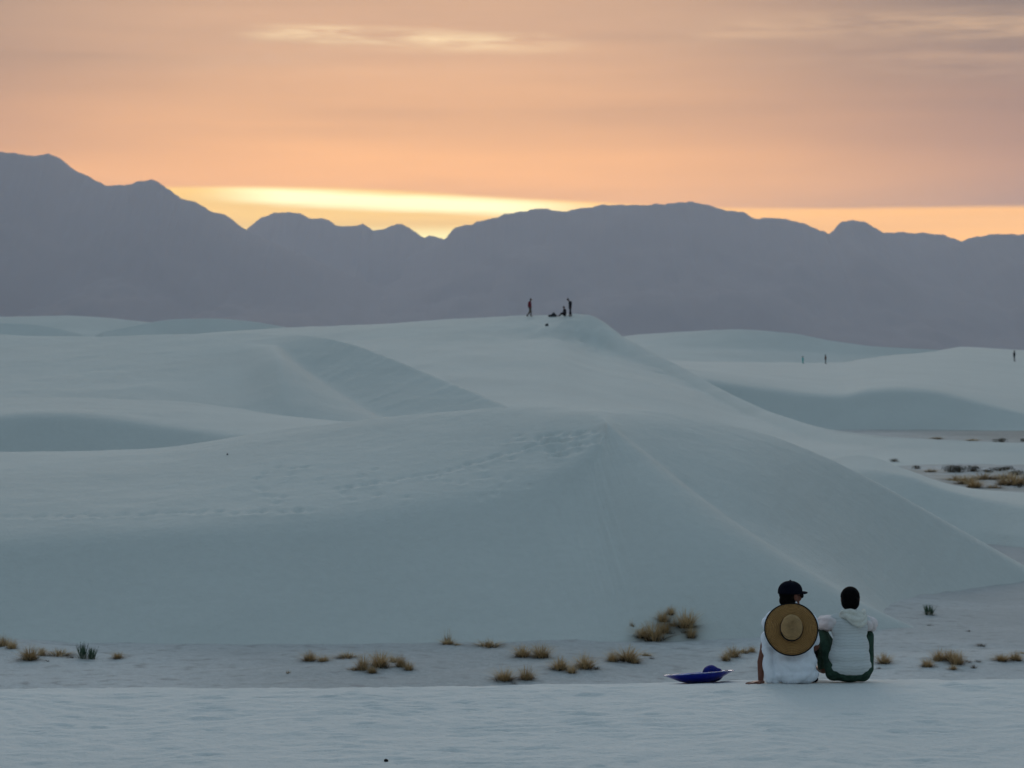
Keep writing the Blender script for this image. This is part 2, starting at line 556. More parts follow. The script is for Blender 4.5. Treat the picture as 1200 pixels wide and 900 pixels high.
# 2: the big dune in the middle
A_foot = [(-700, 757, 45.2), (-350, 757, 45.1), (0, 756, 45.0), (200, 755.5, 45.0), (420, 756, 45.0), (600, 756.5, 45.1), (680, 756.5, 45.2), (714, 756.5, 45.25), (735, 756.4, 45.3), (775, 756, 45.3), (855, 754, 45.5), (945, 750.5, 45.9), (1018, 745, 46.5), (1079, 738.5, 47.2)]
A_brink = [(-700, 660, 47.9), (-350, 650, 48.0), (0, 630, 48.4), (200, 617, 48.9), (420, 598, 49.6), (600, 571, 50.8), (680, 538, 52.3), (708, 512, 53.6), (712, 497, 54.3), (745, 522, 53.6), (820, 583, 51.6), (915, 648, 49.6), (1000, 700, 48.2), (1076, 737.5, 47.25)]
A_crest = [(-700, 548, 68), (-350, 536, 67), (0, 527.5, 65), (150, 524.5, 64), (300, 505, 63), (450, 487, 61.5), (560, 479, 60), (640, 476.5, 59), (690, 478, 58.8), (760, 481, 59.2), (860, 496, 60), (1000, 545, 61.0), (1100, 596, 61.4), (1235, 675, 61.8)]


def A_disp(P, u, v, at):
    x, y = P[..., 0], P[..., 1]
    f0, br, cr = at[0], at[1], at[2]
    top = smoothstep(br + 2, br + 16, v) * smoothstep(cr + 4, cr - 14, v)
    face = smoothstep(f0 + 4, f0 + 20, v) * smoothstep(br + 2, br - 12, v)
    # the slip face runs evenly past the point where the brink turns into the ridge
    nc = P.shape[1]
    c0, c1 = int(0.52 * nc), int(0.88 * nc)
    r0, r1 = f0 + 1, br
    S = P[r0:r1, c0:c1]
    wr = smoothstep(r1, r1 - 26, np.arange(r0, r1))[:, None]
    wc = np.sin(np.linspace(0, math.pi, c1 - c0)) ** 0.7
    ww = (wr * wc[None, :])[:, 1:-1, None] * 0.9
    for k in range(1400):
        S[:, 1:-1] += (0.5 * (S[:, :-2] + S[:, 2:]) - S[:, 1:-1]) * ww
    P[r0:r1, c0:c1] = S
    lobe = smoothstep(0.66, 0.56, u)
    P[..., 2] += 0.05 * fbm(x * 0.35, y * 0.35, 3, 31) * smoothstep(f0, f0 + 15, v)
    P[..., 2] += 0.010 * fbm(x * 2.2, y * 1.6, 3, 32) * top
    # sand avalanche streaks down the slip face
    us = u + 0.00075 * (v - f0)
    st = fbm(us * 210 + 0.4 * fbm(us * 9, v * 0.02, 2, 35), v * 0.010, 4, 33)
    gate = smoothstep(-0.15, 0.3, fbm(u * 16, v * 0.012 + 2, 3, 34))
    P[..., 2] += 0.024 * st * face * (0.18 + gate) * smoothstep(0.50, 0.66, u) * (1 - 0.85 * smoothstep(0.63, 0.70, u))
    # broad undulations on the lit side face, right
    rt = smoothstep(0.73, 0.80, u) * smoothstep(br, br + 10, v) * smoothstep(cr, cr - 10, v)
    P[..., 2] += 0.012 * fbm(u * 120, v * 0.02 + 4, 3, 36) * rt
    # footprints: a trail across the top and a trampled spot by the brink
    r = np.random.default_rng(3)
    prints = []
    for k in range(46):                                   # trail at left
        prints.append((k * 8.5 - 20 + r.uniform(-2, 2), 607 - 0.022 * k * 8.5 + r.uniform(-2.2, 2.2)))
    for k in range(34):                                   # trail rising to the top
        q = k / 33
        prints.append((400 + 290 * q + r.uniform(-4, 4), 572 - 66 * q ** 1.3 + r.uniform(-2, 2)))
    for k in range(60):
        prints.append((655 + r.normal() * 26, 530 - r.uniform(-8, 24)))
    for k in range(36):
        prints.append((300 + r.uniform(0, 330), 592 - r.uniform(0, 45)))
    rows = P[br:cr, ::6].reshape(-1, 3)
    d = rows[:, 1]
    qx = 600 + (rows[:, 0]) / d * FPX
    qy = 420 - (rows[:, 2] - CAM[2]) / d * FPX
    for px, py in prints:
        i = np.argmin((qx - px) ** 2 + ((qy - py) * 3) ** 2)
        cx, cy = rows[i, 0] + r.uniform(-.1, .1), rows[i, 1]
        sl = (np.abs(x - cx) < 0.8) & (np.abs(y - cy) < 1.2)
        q = ((x[sl] - cx) / 0.085) ** 2 + ((y[sl] - cy) / 0.17) ** 2
        P[..., 2][sl] -= 0.036 * np.exp(-q) - 0.016 * np.exp(-((x[sl] - cx) / 0.12) ** 2 - ((y[sl] - cy + 0.26) / 0.15) ** 2)


dune(loft([A_foot, A_brink, A_crest], (80, 150), 1000, back=(13, -2.7), round_=((0, lambda u: 1 + 1.55 * smoothstep(0.63, 0.76, u)), (1, 1.65)), bows=((0, lambda u: -0.10 * smoothstep(0.74, 0.66, u)), (1, lambda u: -1.25 * smoothstep(0.77, 0.94, u))),
          soft=((1, 60, 16, lambda u: 1 - 0.90 * smoothstep(0.48, 0.62, u) + 0.75 * smoothstep(0.82, 0.94, u)), (2, 24, 10, None)), disp=A_disp))

# 3: low dune with a dark slip face at the left, behind the big one
def gentle(seed, amp=0.10, sc=0.2):
    def f(P, u, v, at):
        P[..., 2] += amp * fbm(P[..., 0] * sc, P[..., 1] * sc, 4, seed) * smoothstep(at[0], at[0] + 8, v)
    return f


dune(loft([
    [(-500, 545, 97), (-200, 543, 97), (0, 541, 97), (60, 541, 97), (130, 541, 96.5), (200, 540, 95), (280, 530, 92), (360, 520, 90), (480, 515, 90)],
    [(-500, 500, 100.5), (-200, 492, 100.5), (0, 487, 100), (60, 484.5, 100), (130, 489, 99.5), (200, 499, 98), (280, 509, 94.5), (360, 508, 93), (480, 506, 92)],
    [(-500, 470, 116), (-200, 468, 115), (0, 466, 114), (60, 465, 114), (130, 466, 114), (200, 469, 113), (280, 476, 112), (360, 486, 110), (480, 500, 108)],
], (40, 60), 320, soft=((1, 22, 14, None),), round_=((1, 1.4),), back=(20, -2.5), disp=gentle(51, 0.08)))


# 4: the dune with the rippled dark flank, centre left
def B_disp(P, u, v, at):
    br, cr = at[1], at[2]
    rt = smoothstep(0.66, 0.74, u) * smoothstep(br, br + 12, v) * smoothstep(cr, cr - 14, v)
    P[..., 2] += 0.16 * fbm(P[..., 0] * 0.12, P[..., 1] * 0.12, 4, 61) * smoothstep(at[0], at[0] + 8, v)
    P[..., 2] += 0.055 * fbm(u * 120, v * 0.012, 4, 62) * rt
    tr = smoothstep(at[0], at[0] + 8, v) * smoothstep(br + 40, br, v) * smoothstep(0.62, 0.5, u)
    P[..., 2] += 0.05 * fbm(P[..., 0] * 0.9, P[..., 1] * 0.5, 3, 63) * tr


dune(loft([
    [(-500, 486, 106), (-200, 484, 106), (0, 484, 106), (120, 486, 106), (220, 494, 106), (290, 502, 105), (330, 504, 105), (360, 504, 105), (390, 504, 105), (425, 504, 105), (455, 504, 105), (490, 505, 107), (530, 515, 107)],
    [(-500, 440, 128), (-200, 436, 128), (0, 432, 128), (120, 426, 129), (220, 412, 131), (290, 404, 131), (318, 405.5, 130), (342, 421, 127), (370, 443, 123), (402, 465, 119), (438, 486, 115), (475, 503, 112), (520, 515, 109)],
    [(-500, 384, 160), (-200, 387, 156), (0, 388.5, 152), (120, 389, 148), (220, 390, 143), (300, 389.5, 138), (350, 390, 134.5), (395, 394.5, 131.5), (440, 405, 128.5), (490, 424.5, 125), (540, 446, 121), (592, 468, 117), (660, 498, 111)],
], (70, 80), 520, soft=((1, 40, 18, None), (2, 26, 14, None)), round_=((0, lambda u: 1 + 0.8 * smoothstep(0.63, 0.71, u)),), back=(16, -2.5), disp=B_disp))

# 5: dunes on the far left skyline
dune(loft([
    [(-500, 410, 300), (-250, 410, 300), (0, 408, 300), (60, 406, 300), (110, 405, 302), (160, 404, 305), (210, 404, 308), (260, 404, 310)],
    [(-500, 380, 325), (-250, 375, 325), (0, 371.5, 325), (80, 370.2, 325), (120, 372, 324), (160, 376, 322), (205, 381, 320), (250, 388, 318)],
], (40,), 240, soft=(), back=(20, -2.5), disp=gentle(71, 0.25, 0.06)))
dune(loft([
    [(-300, 400, 281), (-80, 400, 281), (-10, 400, 281), (40, 401, 281), (90, 402, 281), (140, 404, 281)],
    [(-300, 385, 288), (-80, 378.5, 288), (-10, 377.6, 288), (25, 378.4, 288), (60, 383, 287), (120, 397, 284)],
], (30,), 160, back=(20, -2.5), disp=gentle(73, 0.15, 0.06)))
dune(loft([
    [(120, 404, 270), (170, 404, 270), (210, 404, 270), (250, 404, 270), (290, 404, 270), (330, 404, 270), (380, 404, 270)],
    [(120, 389, 276), (165, 380.5, 278), (205, 375, 279), (245, 373.6, 279), (285, 376.2, 278.5), (325, 382, 277), (370, 391, 274)],
], (40,), 200, back=(20, -2.5), disp=gentle(72, 0.15, 0.06)))


# 6: the high dune with people on top, running down to the right
def E_disp(P, u, v, at):
    x, y = P[..., 0], P[..., 1]
    P[..., 2] += 0.30 * fbm(x * 0.06, y * 0.05, 4, 81) * smoothstep(at[0], at[0] + 10, v) * smoothstep(at[2], at[2] - 12, v)
    pk = np.exp(-((u - 0.33) / 0.055) ** 2) * smoothstep(at[1] - 12, at[1], v) * smoothstep(at[2] - 2, at[2] - 12, v)
    P[..., 2] += 0.42 * fbm(x * 0.35 - y * 0.06, y * 0.10 + x * 0.05, 4, 82) * pk
    P[..., 2] += 0.06 * fbm(x * 0.7, y * 0.35, 3, 83) * smoothstep(at[0] + 20, at[1], v) * smoothstep(0.5, 0.4, u)


dune(loft([
    [(200, 498, 112), (330, 499, 108), (450, 497, 124), (560, 492, 124), (640, 494, 122), (690, 498, 122), (730, 504, 122), (790, 514, 121), (860, 530, 119), (930, 541, 117), (1010, 546, 117), (1090, 546, 119.5), (1200, 545, 120.5), (1500, 545, 121)],
    [(200, 450, 160), (330, 440, 165), (450, 425, 175), (560, 400, 196), (640, 398, 200), (690, 411, 204), (735, 424, 196), (800, 450, 182), (868, 486, 163), (915, 503, 150), (975, 518, 139), (1060, 525, 129), (1200, 530, 125.5), (1500, 533, 124.5)],
    [(200, 392, 235), (330, 383.5, 230), (450, 378.5, 224), (560, 371.5, 220), (632, 369, 218), (684, 368.2, 216), (736, 397.5, 206), (800, 430, 190), (868, 467, 170), (910, 485, 159), (970, 502, 147), (1050, 512, 134), (1200, 518.5, 129), (1500, 522, 128)],
], (70, 70), 700, soft=((1, 40, 24, None), (2, 7, 6, None)), round_=((1, 1.3),), back=(17, -2.5), disp=E_disp))

# 7: dark slip face at the right with a broad pale top
dune(loft([
    [(640, 503, 182), (760, 503, 181.5), (840, 503, 181), (900, 504, 180.5), (945, 504.5, 180), (985, 505, 180), (1020, 505, 179.6), (1050, 505, 179.4), (1085, 505, 179.3), (1140, 505.5, 179), (1200, 506, 178), (1270, 507, 177.5), (1340, 508, 177), (1600, 509, 177)],
    [(640, 418, 190), (760, 428, 188), (840, 441, 186.5), (900, 450, 185.5), (945, 456.5, 185), (985, 459.3, 184.8), (1018, 453, 185.2), (1048, 451, 185.3), (1082, 453, 185.2), (1140, 465.5, 184), (1200, 481, 181.5), (1270, 499, 179), (1340, 507, 177.8), (1600, 509, 177.4)],
    [(640, 423, 260), (760, 426, 260), (840, 431, 260), (900, 434, 258), (945, 437, 256), (985, 438, 256), (1018, 437, 256), (1048, 437, 256), (1082, 438, 256), (1140, 442, 258), (1200, 447, 262), (1270, 454, 266), (1340, 460, 270), (1600, 470, 270)],
    [(640, 420, 345), (760, 422, 345), (840, 424.5, 343), (900, 425.3, 342), (945, 425.8, 342), (985, 424.8, 345), (1018, 420, 360), (1048, 416.8, 375), (1082, 413.6, 390), (1128, 407.2, 425), (1200, 411, 428), (1270, 413, 430), (1340, 415, 430), (1600, 418, 430)],
], (50, 50, 40), 560, soft=((1, 26, 16, None), (2, 30, 16, None)), back=(16, -2.5), disp=gentle(91, 0.22, 0.07)))

# 8: dune behind it, far right of centre
dune(loft([
    [(640, 432, 395), (700, 431, 395), (745, 430, 398), (800, 430, 402), (860, 429, 410), (920, 429, 420), (980, 429, 426), (1025, 429, 428), (1070, 429, 429), (1120, 429, 430), (1180, 429, 430)],
    [(640, 416, 435), (700, 412, 435), (745, 409, 436), (800, 409, 437), (860, 409, 438), (920, 411, 439), (980, 414, 439), (1025, 416, 438), (1070, 418, 437), (1120, 420, 436), (1180, 424, 434)],
    [(640, 404, 480), (700, 399, 476), (745, 392.5, 470), (800, 388, 463), (860, 386, 457), (920, 390, 452), (980, 400, 447), (1025, 405.5, 444), (1070, 408, 442), (1120, 411, 440), (1180, 418, 437)],
], (30, 40), 320, soft=((1, 10, 8, None),), back=(22, -2.5), disp=gentle(101, 0.25, 0.06)))

# 9: strip of sand at the right edge, before the scrub flat
dune(loft([
    [(930, 626, 72), (1010, 627, 72), (1060, 628, 71.8), (1110, 630, 71.6), (1150, 633, 71), (1200, 640, 69.5), (1280, 645, 68), (1420, 650, 67)],
    [(930, 560, 80), (1010, 552, 77), (1060, 558, 75.5), (1110, 575, 74.4), (1150, 585, 73.6), (1200, 593, 72.4), (1280, 599, 71), (1420, 602, 70)],
    [(930, 545, 84), (1010, 533, 81), (1060, 549, 79), (1105, 565, 79), (1145, 573, 79), (1200, 577, 79), (1280, 581, 78), (1420, 584, 77)],
], (40, 40), 280, soft=((1, 12, 10, None), (2, 6, 5, None)), back=(4, -2.7), disp=gentle(111, 0.08, 0.2)))

# ------------------------------------------------------------------ haze over the whole basin
bm = bmesh.new()
bmesh.ops.create_cube(bm, size=1)
hz = bpy.data.meshes.new('haze')
bm.to_mesh(hz); bm.free()
mh = bpy.data.materials.new('haze_air')
mh.use_nodes = True
mh.node_tree.nodes.clear()
ho = mh.node_tree.nodes.new('ShaderNodeOutputMaterial')
hv = mh.node_tree.nodes.new('ShaderNodeVolumePrincipled')
hv.inputs['Color'].default_value = (0.80, 0.865, 1.0, 1)
hv.inputs['Density'].default_value = 5.1e-5
hv.inputs['Anisotropy'].default_value = 0.29
mh.node_tree.links.new(hv.outputs[0], ho.inputs['Volume'])
haze = link('haze', hz, mh)
haze['kind'] = 'stuff'
haze.scale = (46000, 28000, 1530 + 9)
haze.location = (0, 12500, (1530 - 9) / 2)

# ------------------------------------------------------------------ standing on the terrain
_v, _f, _o = [], [], 0
for co, fi in TERRAIN:
    _v.append(co); _f.append(fi + _o); _o += len(co)
BVH = BVHTree.FromPolygons(np.concatenate(_v).tolist(), np.concatenate(_f).tolist())


def drop(px, py):
    """the spot on the terrain seen at this pixel -> (location, metres per pixel)"""
    hit, nrm, _, dist = BVH.ray_cast(Vector(CAM), ray(px, py), 3000)
    if hit is None:
        raise RuntimeError('no terrain at %s %s' % (px, py))
    return hit, hit.y / FPX


def height_at(x, y):
    hit, _, _, _ = BVH.ray_cast(Vector((x, y, 60)), Vector((0, 0, -1)), 200)
    return hit.z

#@@OBJECTS@@

# ------------------------------------------------------------------ mesh building blocks
def capsule(bm, p, q, r1, r2, n=14, sy=1.0):
    """rounded tapered limb from p to q; sy squashes it along world Y about its axis"""
    p, q = Vector(p), Vector(q)
    ax = q - p
    L = ax.length
    z = ax.normalized() if L > 1e-6 else Vector((0, 0, 1))
    x = z.orthogonal().normalized()
    y = z.cross(x)
    prof = []
    for k in range(5):
        a = -math.pi / 2 + k / 4 * math.pi / 2
        prof.append((r1 * math.sin(a), r1 * math.cos(a)))
    for k in range(5):
        a = k / 4 * math.pi / 2
        prof.append((L + r2 * math.sin(a), r2 * math.cos(a)))
    rows = []
    for h, r in prof:
        rows.append([bm.verts.new(p + z * h + (x * math.cos(2 * math.pi * i / n) + y * math.sin(2 * math.pi * i / n)) * max(r, 1e-4)) for i in range(n)])
    for a, b in zip(rows, rows[1:]):
        for i in range(n):
            bm.faces.new((a[i], a[(i + 1) % n], b[(i + 1) % n], b[i]))
    bm.faces.new(rows[0][::-1]); bm.faces.new(rows[-1])
    if sy != 1.0:
        mid = (p + q) / 2
        for r in rows:
            for v in r:
                t = (v.co - p).dot(z)
                c = p + z * t
                v.co.y = c.y + (v.co.y - c.y) * sy


def ellipsoid(bm, c, r, rot=None, n=20, m=12):
    M = rot or Matrix.Identity(3)
    c = Vector(c)
    rows = []
    for j in range(1, m):
        a = math.pi * j / m
        rows.append([bm.verts.new(c + M @ Vector((r[0] * math.sin(a) * math.cos(2 * math.pi * i / n), r[1] * math.sin(a) * math.sin(2 * math.pi * i / n), r[2] * math.cos(a)))) for i in range(n)])
    t = bm.verts.new(c + M @ Vector((0, 0, r[2]))); b = bm.verts.new(c + M @ Vector((0, 0, -r[2])))
    for u, v in zip(rows, rows[1:]):
        for i in range(n):
            bm.faces.new((u[i], v[i], v[(i + 1) % n], u[(i + 1) % n]))
    for i in range(n):
        bm.faces.new((t, rows[0][i], rows[0][(i + 1) % n]))
        bm.faces.new((b, rows[-1][(i + 1) % n], rows[-1][i]))


def blend(name, fill, voxel, smooth=6, fold=None):
    """overlapping solids fused into one continuous smooth surface; fold(co, no) moves the verts"""
    bm = bmesh.new()
    fill(bm)
    bmesh.ops.recalc_face_normals(bm, faces=bm.faces)
    me = bpy.data.meshes.new(name)
    bm.to_mesh(me); bm.free()
    o = bpy.data.objects.new('tmp', me)
    col.objects.link(o)
    r = o.modifiers.new('r', 'REMESH'); r.mode = 'VOXEL'; r.voxel_size = voxel
    s = o.modifiers.new('s', 'SMOOTH'); s.iterations = smooth; s.factor = 0.5
    dg = bpy.context.evaluated_depsgraph_get()
    out = bpy.data.meshes.new_from_object(o.evaluated_get(dg))
    bpy.data.objects.remove(o)
    bpy.data.meshes.remove(me)
    out.name = name
    n = len(out.vertices)
    if fold:
        co = np.empty(n * 3, np.float32); out.vertices.foreach_get('co', co); co = co.reshape(-1, 3).astype(float)
        no = np.empty(n * 3, np.float32); out.vertices.foreach_get('normal', no); no = no.reshape(-1, 3)
        co = fold(co, no)
        out.vertices.foreach_set('co', co.reshape(-1).astype(np.float32))
    out.polygons.foreach_set('use_smooth', np.ones(len(out.polygons), bool))
    out.update()
    return out


def bm_mesh(name, fill, smooth=True):
    bm = bmesh.new()
    fill(bm)
    bmesh.ops.recalc_face_normals(bm, faces=bm.faces)
    me = bpy.data.meshes.new(name)
    bm.to_mesh(me); bm.free()
    if smooth:
        me.polygons.foreach_set('use_smooth', np.ones(len(me.polygons), bool))
    return me


def lathe(bm, prof, n=64, rx=1.0, ry=1.0, M=None):
    rows = []
    for r, z in prof:
        ring = []
        for i in range(n):
            v = Vector((r * rx * math.cos(2 * math.pi * i / n), r * ry * math.sin(2 * math.pi * i / n), z))
            ring.append(bm.verts.new(M @ v if M else v))
        rows.append(ring)
    for a, b in zip(rows, rows[1:]):
        for i in range(n):
            bm.faces.new((a[i], a[(i + 1) % n], b[(i + 1) % n], b[i]))
    return rows


def tube(bm, pts, r, n=8, closed=False):
    P = [Vector(p) for p in pts]
    N = len(P)
    rows = []
    for k in range(N):
        a = P[(k - 1) % N] if closed or k > 0 else P[k]
        b = P[(k + 1) % N] if closed or k < N - 1 else P[k]
        t = (b - a).normalized()
        x = t.cross(Vector((0.13, 0.31, 0.94))).normalized()
        y = t.cross(x)
        rows.append([bm.verts.new(P[k] + (x * math.cos(2 * math.pi * i / n) + y * math.sin(2 * math.pi * i / n)) * r) for i in range(n)])
    for k in range(N if closed else N - 1):
        a, b = rows[k], rows[(k + 1) % N]
        for i in range(n):
            bm.faces.new((a[i], a[(i + 1) % n], b[(i + 1) % n], b[i]))
    if not closed:
        bm.faces.new(rows[0][::-1]); bm.faces.new(rows[-1])


def hand(bm, wrist, fwd, palm_n, side, s=1.0, curl=0.15):
    """palm, four unequal fingers and a thumb; side is the direction the thumb leaves"""
    w, f, pn, sd_ = Vector(wrist), Vector(fwd).normalized(), Vector(palm_n).normalized(), Vector(side).normalized()
    for k in (-1, -0.33, 0.33, 1):
        capsule(bm, w + sd_ * k * 0.018 * s, w + f * 0.085 * s + sd_ * k * 0.030 * s, 0.015 * s, 0.013 * s, 8)
    for k, L in ((1, 0.068), (0.36, 0.078), (-0.33, 0.072), (-1.0, 0.056)):
        b = w + f * 0.088 * s + sd_ * k * 0.031 * s
        d1 = (f + sd_ * k * 0.16 + pn * curl * 0.4).normalized()
        m = b + d1 * L * 0.5 * s
        d2 = (f + sd_ * k * 0.16 + pn * curl * 1.6).normalized()
        capsule(bm, b, m, 0.0098 * s, 0.0088 * s, 8)
        capsule(bm, m, m + d2 * L * 0.5 * s, 0.0088 * s, 0.0072 * s, 8)
    b = w + f * 0.025 * s + sd_ * 0.028 * s
    m = b + (f * 0.7 + sd_ * 0.8 + pn * 0.15).normalized() * 0.042 * s
    capsule(bm, b, m, 0.014 * s, 0.011 * s, 8)
    capsule(bm, m, m + (f + sd_ * 0.35 + pn * 0.2).normalized() * 0.032 * s, 0.011 * s, 0.0085 * s, 8)


def head(bm, c, f, s=1.0):
    """skull, jaw, brow, nose, lips, chin and ears about c, looking along f"""
    c, f = Vector(c), Vector(f).normalized()
    r = f.cross(Vector((0, 0, 1))).normalized()
    u = r.cross(f)
    R = Matrix((f, -r, u)).transposed()
    at = lambda a, b, h: c + (f * a + r * b + u * h) * s
    sc = lambda *v: tuple(x * s for x in v)
    ellipsoid(bm, at(-0.005, 0, 0.035), sc(0.098, 0.076, 0.082), R)
    ellipsoid(bm, at(0.025, 0, -0.035), sc(0.062, 0.056, 0.075), R)
    ellipsoid(bm, at(0.062, 0, -0.088), sc(0.024, 0.028, 0.022), R)
    ellipsoid(bm, at(0.076, 0, 0.028), sc(0.02, 0.05, 0.014), R)
    capsule(bm, at(0.088, 0, 0.015), at(0.107, 0, -0.028), 0.009 * s, 0.014 * s, 8)
    ellipsoid(bm, at(0.084, 0, -0.060), sc(0.012, 0.026, 0.007), R)
    ellipsoid(bm, at(0.083, 0, -0.071), sc(0.012, 0.022, 0.008), R)
    for k in (-1, 1):
        ellipsoid(bm, at(-0.012, k * 0.080, 0.0), sc(0.022, 0.012, 0.034), R)
        ellipsoid(bm, at(0.055, k * 0.040, -0.018), sc(0.03, 0.022, 0.022), R)
    return at, R


# ------------------------------------------------------------------ materials of the things
M_skin = simple_mat('skin_tan', (0.16, 0.060, 0.038), 0.55, 0.3, (40, 0.12))
M_skin2 = simple_mat('skin_brown', (0.12, 0.06, 0.04), 0.55, 0.3, (40, 0.12))
M_white = simple_mat('white_cotton', (0.84, 0.87, 0.93), 0.9, 0.1, (30, 0.03), bump=(160, 0.001))
M_hood = simple_mat('cream_lining', (0.66, 0.66, 0.60), 0.9, 0.1, (30, 0.05), bump=(160, 0.001))
M_sleeve = simple_mat('pale_pinkish_cotton', (0.74, 0.68, 0.68), 0.9, 0.1, (30, 0.04), bump=(160, 0.001))
M_navy = simple_mat('navy_cloth', (0.004, 0.005, 0.011), 0.9, 0.05, (25, 0.2))
M_dark = simple_mat('black_cloth', (0.010, 0.011, 0.015), 0.9, 0.1, (25, 0.25))
M_hair = simple_mat('black_hair', (0.003, 0.0025, 0.0025), 0.85, 0.06, (60, 0.4), bump=(120, 0.003))
M_green = simple_mat('dark_green_cloth', (0.028, 0.060, 0.042), 0.85, 0.15, (22, 0.3), bump=(120, 0.001))
M_lens = simple_mat('dark_lens', (0.004, 0.004, 0.005), 0.15, 0.5)
M_red = simple_mat('red_cloth', (0.16, 0.012, 0.022), 0.9, 0.1)
M_olive = simple_mat('olive_cloth', (0.09, 0.075, 0.055), 0.9, 0.1)
M_teal = simple_mat('teal_cloth', (0.08, 0.46, 0.43), 0.9, 0.1)
M_rust = simple_mat('rust_cloth', (0.13, 0.05, 0.03), 0.9, 0.1)
M_eye = simple_mat('eye_white', (0.7, 0.68, 0.65), 0.3, 0.4)
M_blue = simple_mat('blue_plastic', (0.003, 0.018, 0.36), 0.30, 0.28, (30, 0.1))
M_bluecap = simple_mat('blue_cloth', (0.004, 0.012, 0.16), 0.7, 0.15, (30, 0.25), bump=(90, 0.002))
M_trim = simple_mat('black_trim', (0.010, 0.010, 0.011), 0.8, 0.2)
M_stone = simple_mat('dark_debris', (0.012, 0.012, 0.013), 0.9, 0.2)


def striped(name, c):
    m, t, b = new_mat(name)
    H = NodeMath(t)
    b.inputs['Roughness'].default_value = 0.92
    b.inputs['Specular IOR Level'].default_value = 0.1
    tcn = t.nodes.new('ShaderNodeTexCoord')
    sp = t.nodes.new('ShaderNodeSeparateXYZ')
    t.links.new(tcn.outputs['Object'], sp.inputs[0])
    wob = H.m('MULTIPLY', H.noise(tcn.outputs['Object'], 9, 3), 0.05)
    s = H.m('SINE', H.m('MULTIPLY', H.m('ADD', sp.outputs[2], wob), 2 * math.pi / 0.026))
    base = H.mix(H.smooth(s, 0.55, 0.95), c, tuple(x * 0.87 for x in c))
    t.links.new(base, b.inputs['Base Color'])
    return m


M_stripe = striped('striped_cotton', (0.60, 0.63, 0.63))


def straw(name, c, ring):
    m, t, b = new_mat(name)
    H = NodeMath(t)
    b.inputs['Roughness'].default_value = 0.75
    b.inputs['Specular IOR Level'].default_value = 0.2
    tcn = t.nodes.new('ShaderNodeTexCoord')
    o = tcn.outputs['Object']
    sp = t.nodes.new('ShaderNodeSeparateXYZ')
    t.links.new(o, sp.inputs[0])
    r = H.m('SQRT', H.m('ADD', H.m('POWER', sp.outputs[0], 2.0), H.m('POWER', sp.outputs[1], 2.0)))
    a = H.m('ARCTAN2', sp.outputs[1], sp.outputs[0])
    rings = H.m('SINE', H.m('MULTIPLY', r, 2 * math.pi / ring))
    rad = H.m('SINE', H.m('MULTIPLY', a, 90.0))
    weave = H.m('ADD', H.m('MULTIPLY', rings, 0.5), H.m('MULTIPLY', rad, 0.35))
    n = H.noise(o, 25, 4, 0.7)
    k = H.m('ADD', H.smooth(weave, -0.8, 0.8, 0, 0.5), H.m('MULTIPLY', n, 0.7))
    t.links.new(H.mix(H.smooth(k, 0.2, 0.9), tuple(x * 0.5 for x in c), tuple(x * 1.35 for x in c)), b.inputs['Base Color'])
    bn = t.nodes.new('ShaderNodeBump'); bn.inputs['Distance'].default_value = 0.003
    t.links.new(weave, bn.inputs['Height']); t.links.new(bn.outputs[0], b.inputs['Normal'])
    return m


M_straw = straw('straw_brim', (0.30, 0.160, 0.055), 0.014)
M_straw2 = straw('straw_crown', (0.46, 0.29, 0.135), 0.010)

# ------------------------------------------------------------------ the person with the straw hat
MP = 21.7 / FPX          # metres per photo pixel where they sit


def folds(fs, fade=None):
    """cloth folds: sum of (freq vector, amount, phase noise) waves along the normal"""
    def f(co, no):
        d = np.zeros(len(co))
        for (kx, ky, kz), amt, wob, s in fs:
            ph = co[:, 0] * kx + co[:, 1] * ky + co[:, 2] * kz + wob * fbm(co[:, 0] * 5 + s, co[:, 2] * 5 + co[:, 1] * 3, 3, s)
            w = np.sin(ph)
            d += amt * (w - 0.35 * w * w) * np.clip(0.5 + 1.6 * fbm(co[:, 0] * 4 + 9, co[:, 2] * 4, 2, s + 7), 0, 1)
        if fade:
            d = d * smoothstep(fade[0], fade[1], co[:, 2])
        out = co + no * d[:, None]
        out[:, 2] = np.maximum(out[:, 2], 0.004)
        return out
    return f


q1 = unproject(930, 799.2, 21.7)
base1 = Vector((q1[0], 21.7, height_at(q1[0], 21.7) - 0.004))
L1 = lambda px, py, y: Vector(((px - 930) * MP, y, (799.2 - py) * MP))
F1 = Vector((0.80, 0.58, -0.02))
hc1 = L1(927.4, 697.5, 0.07)
HD = {}


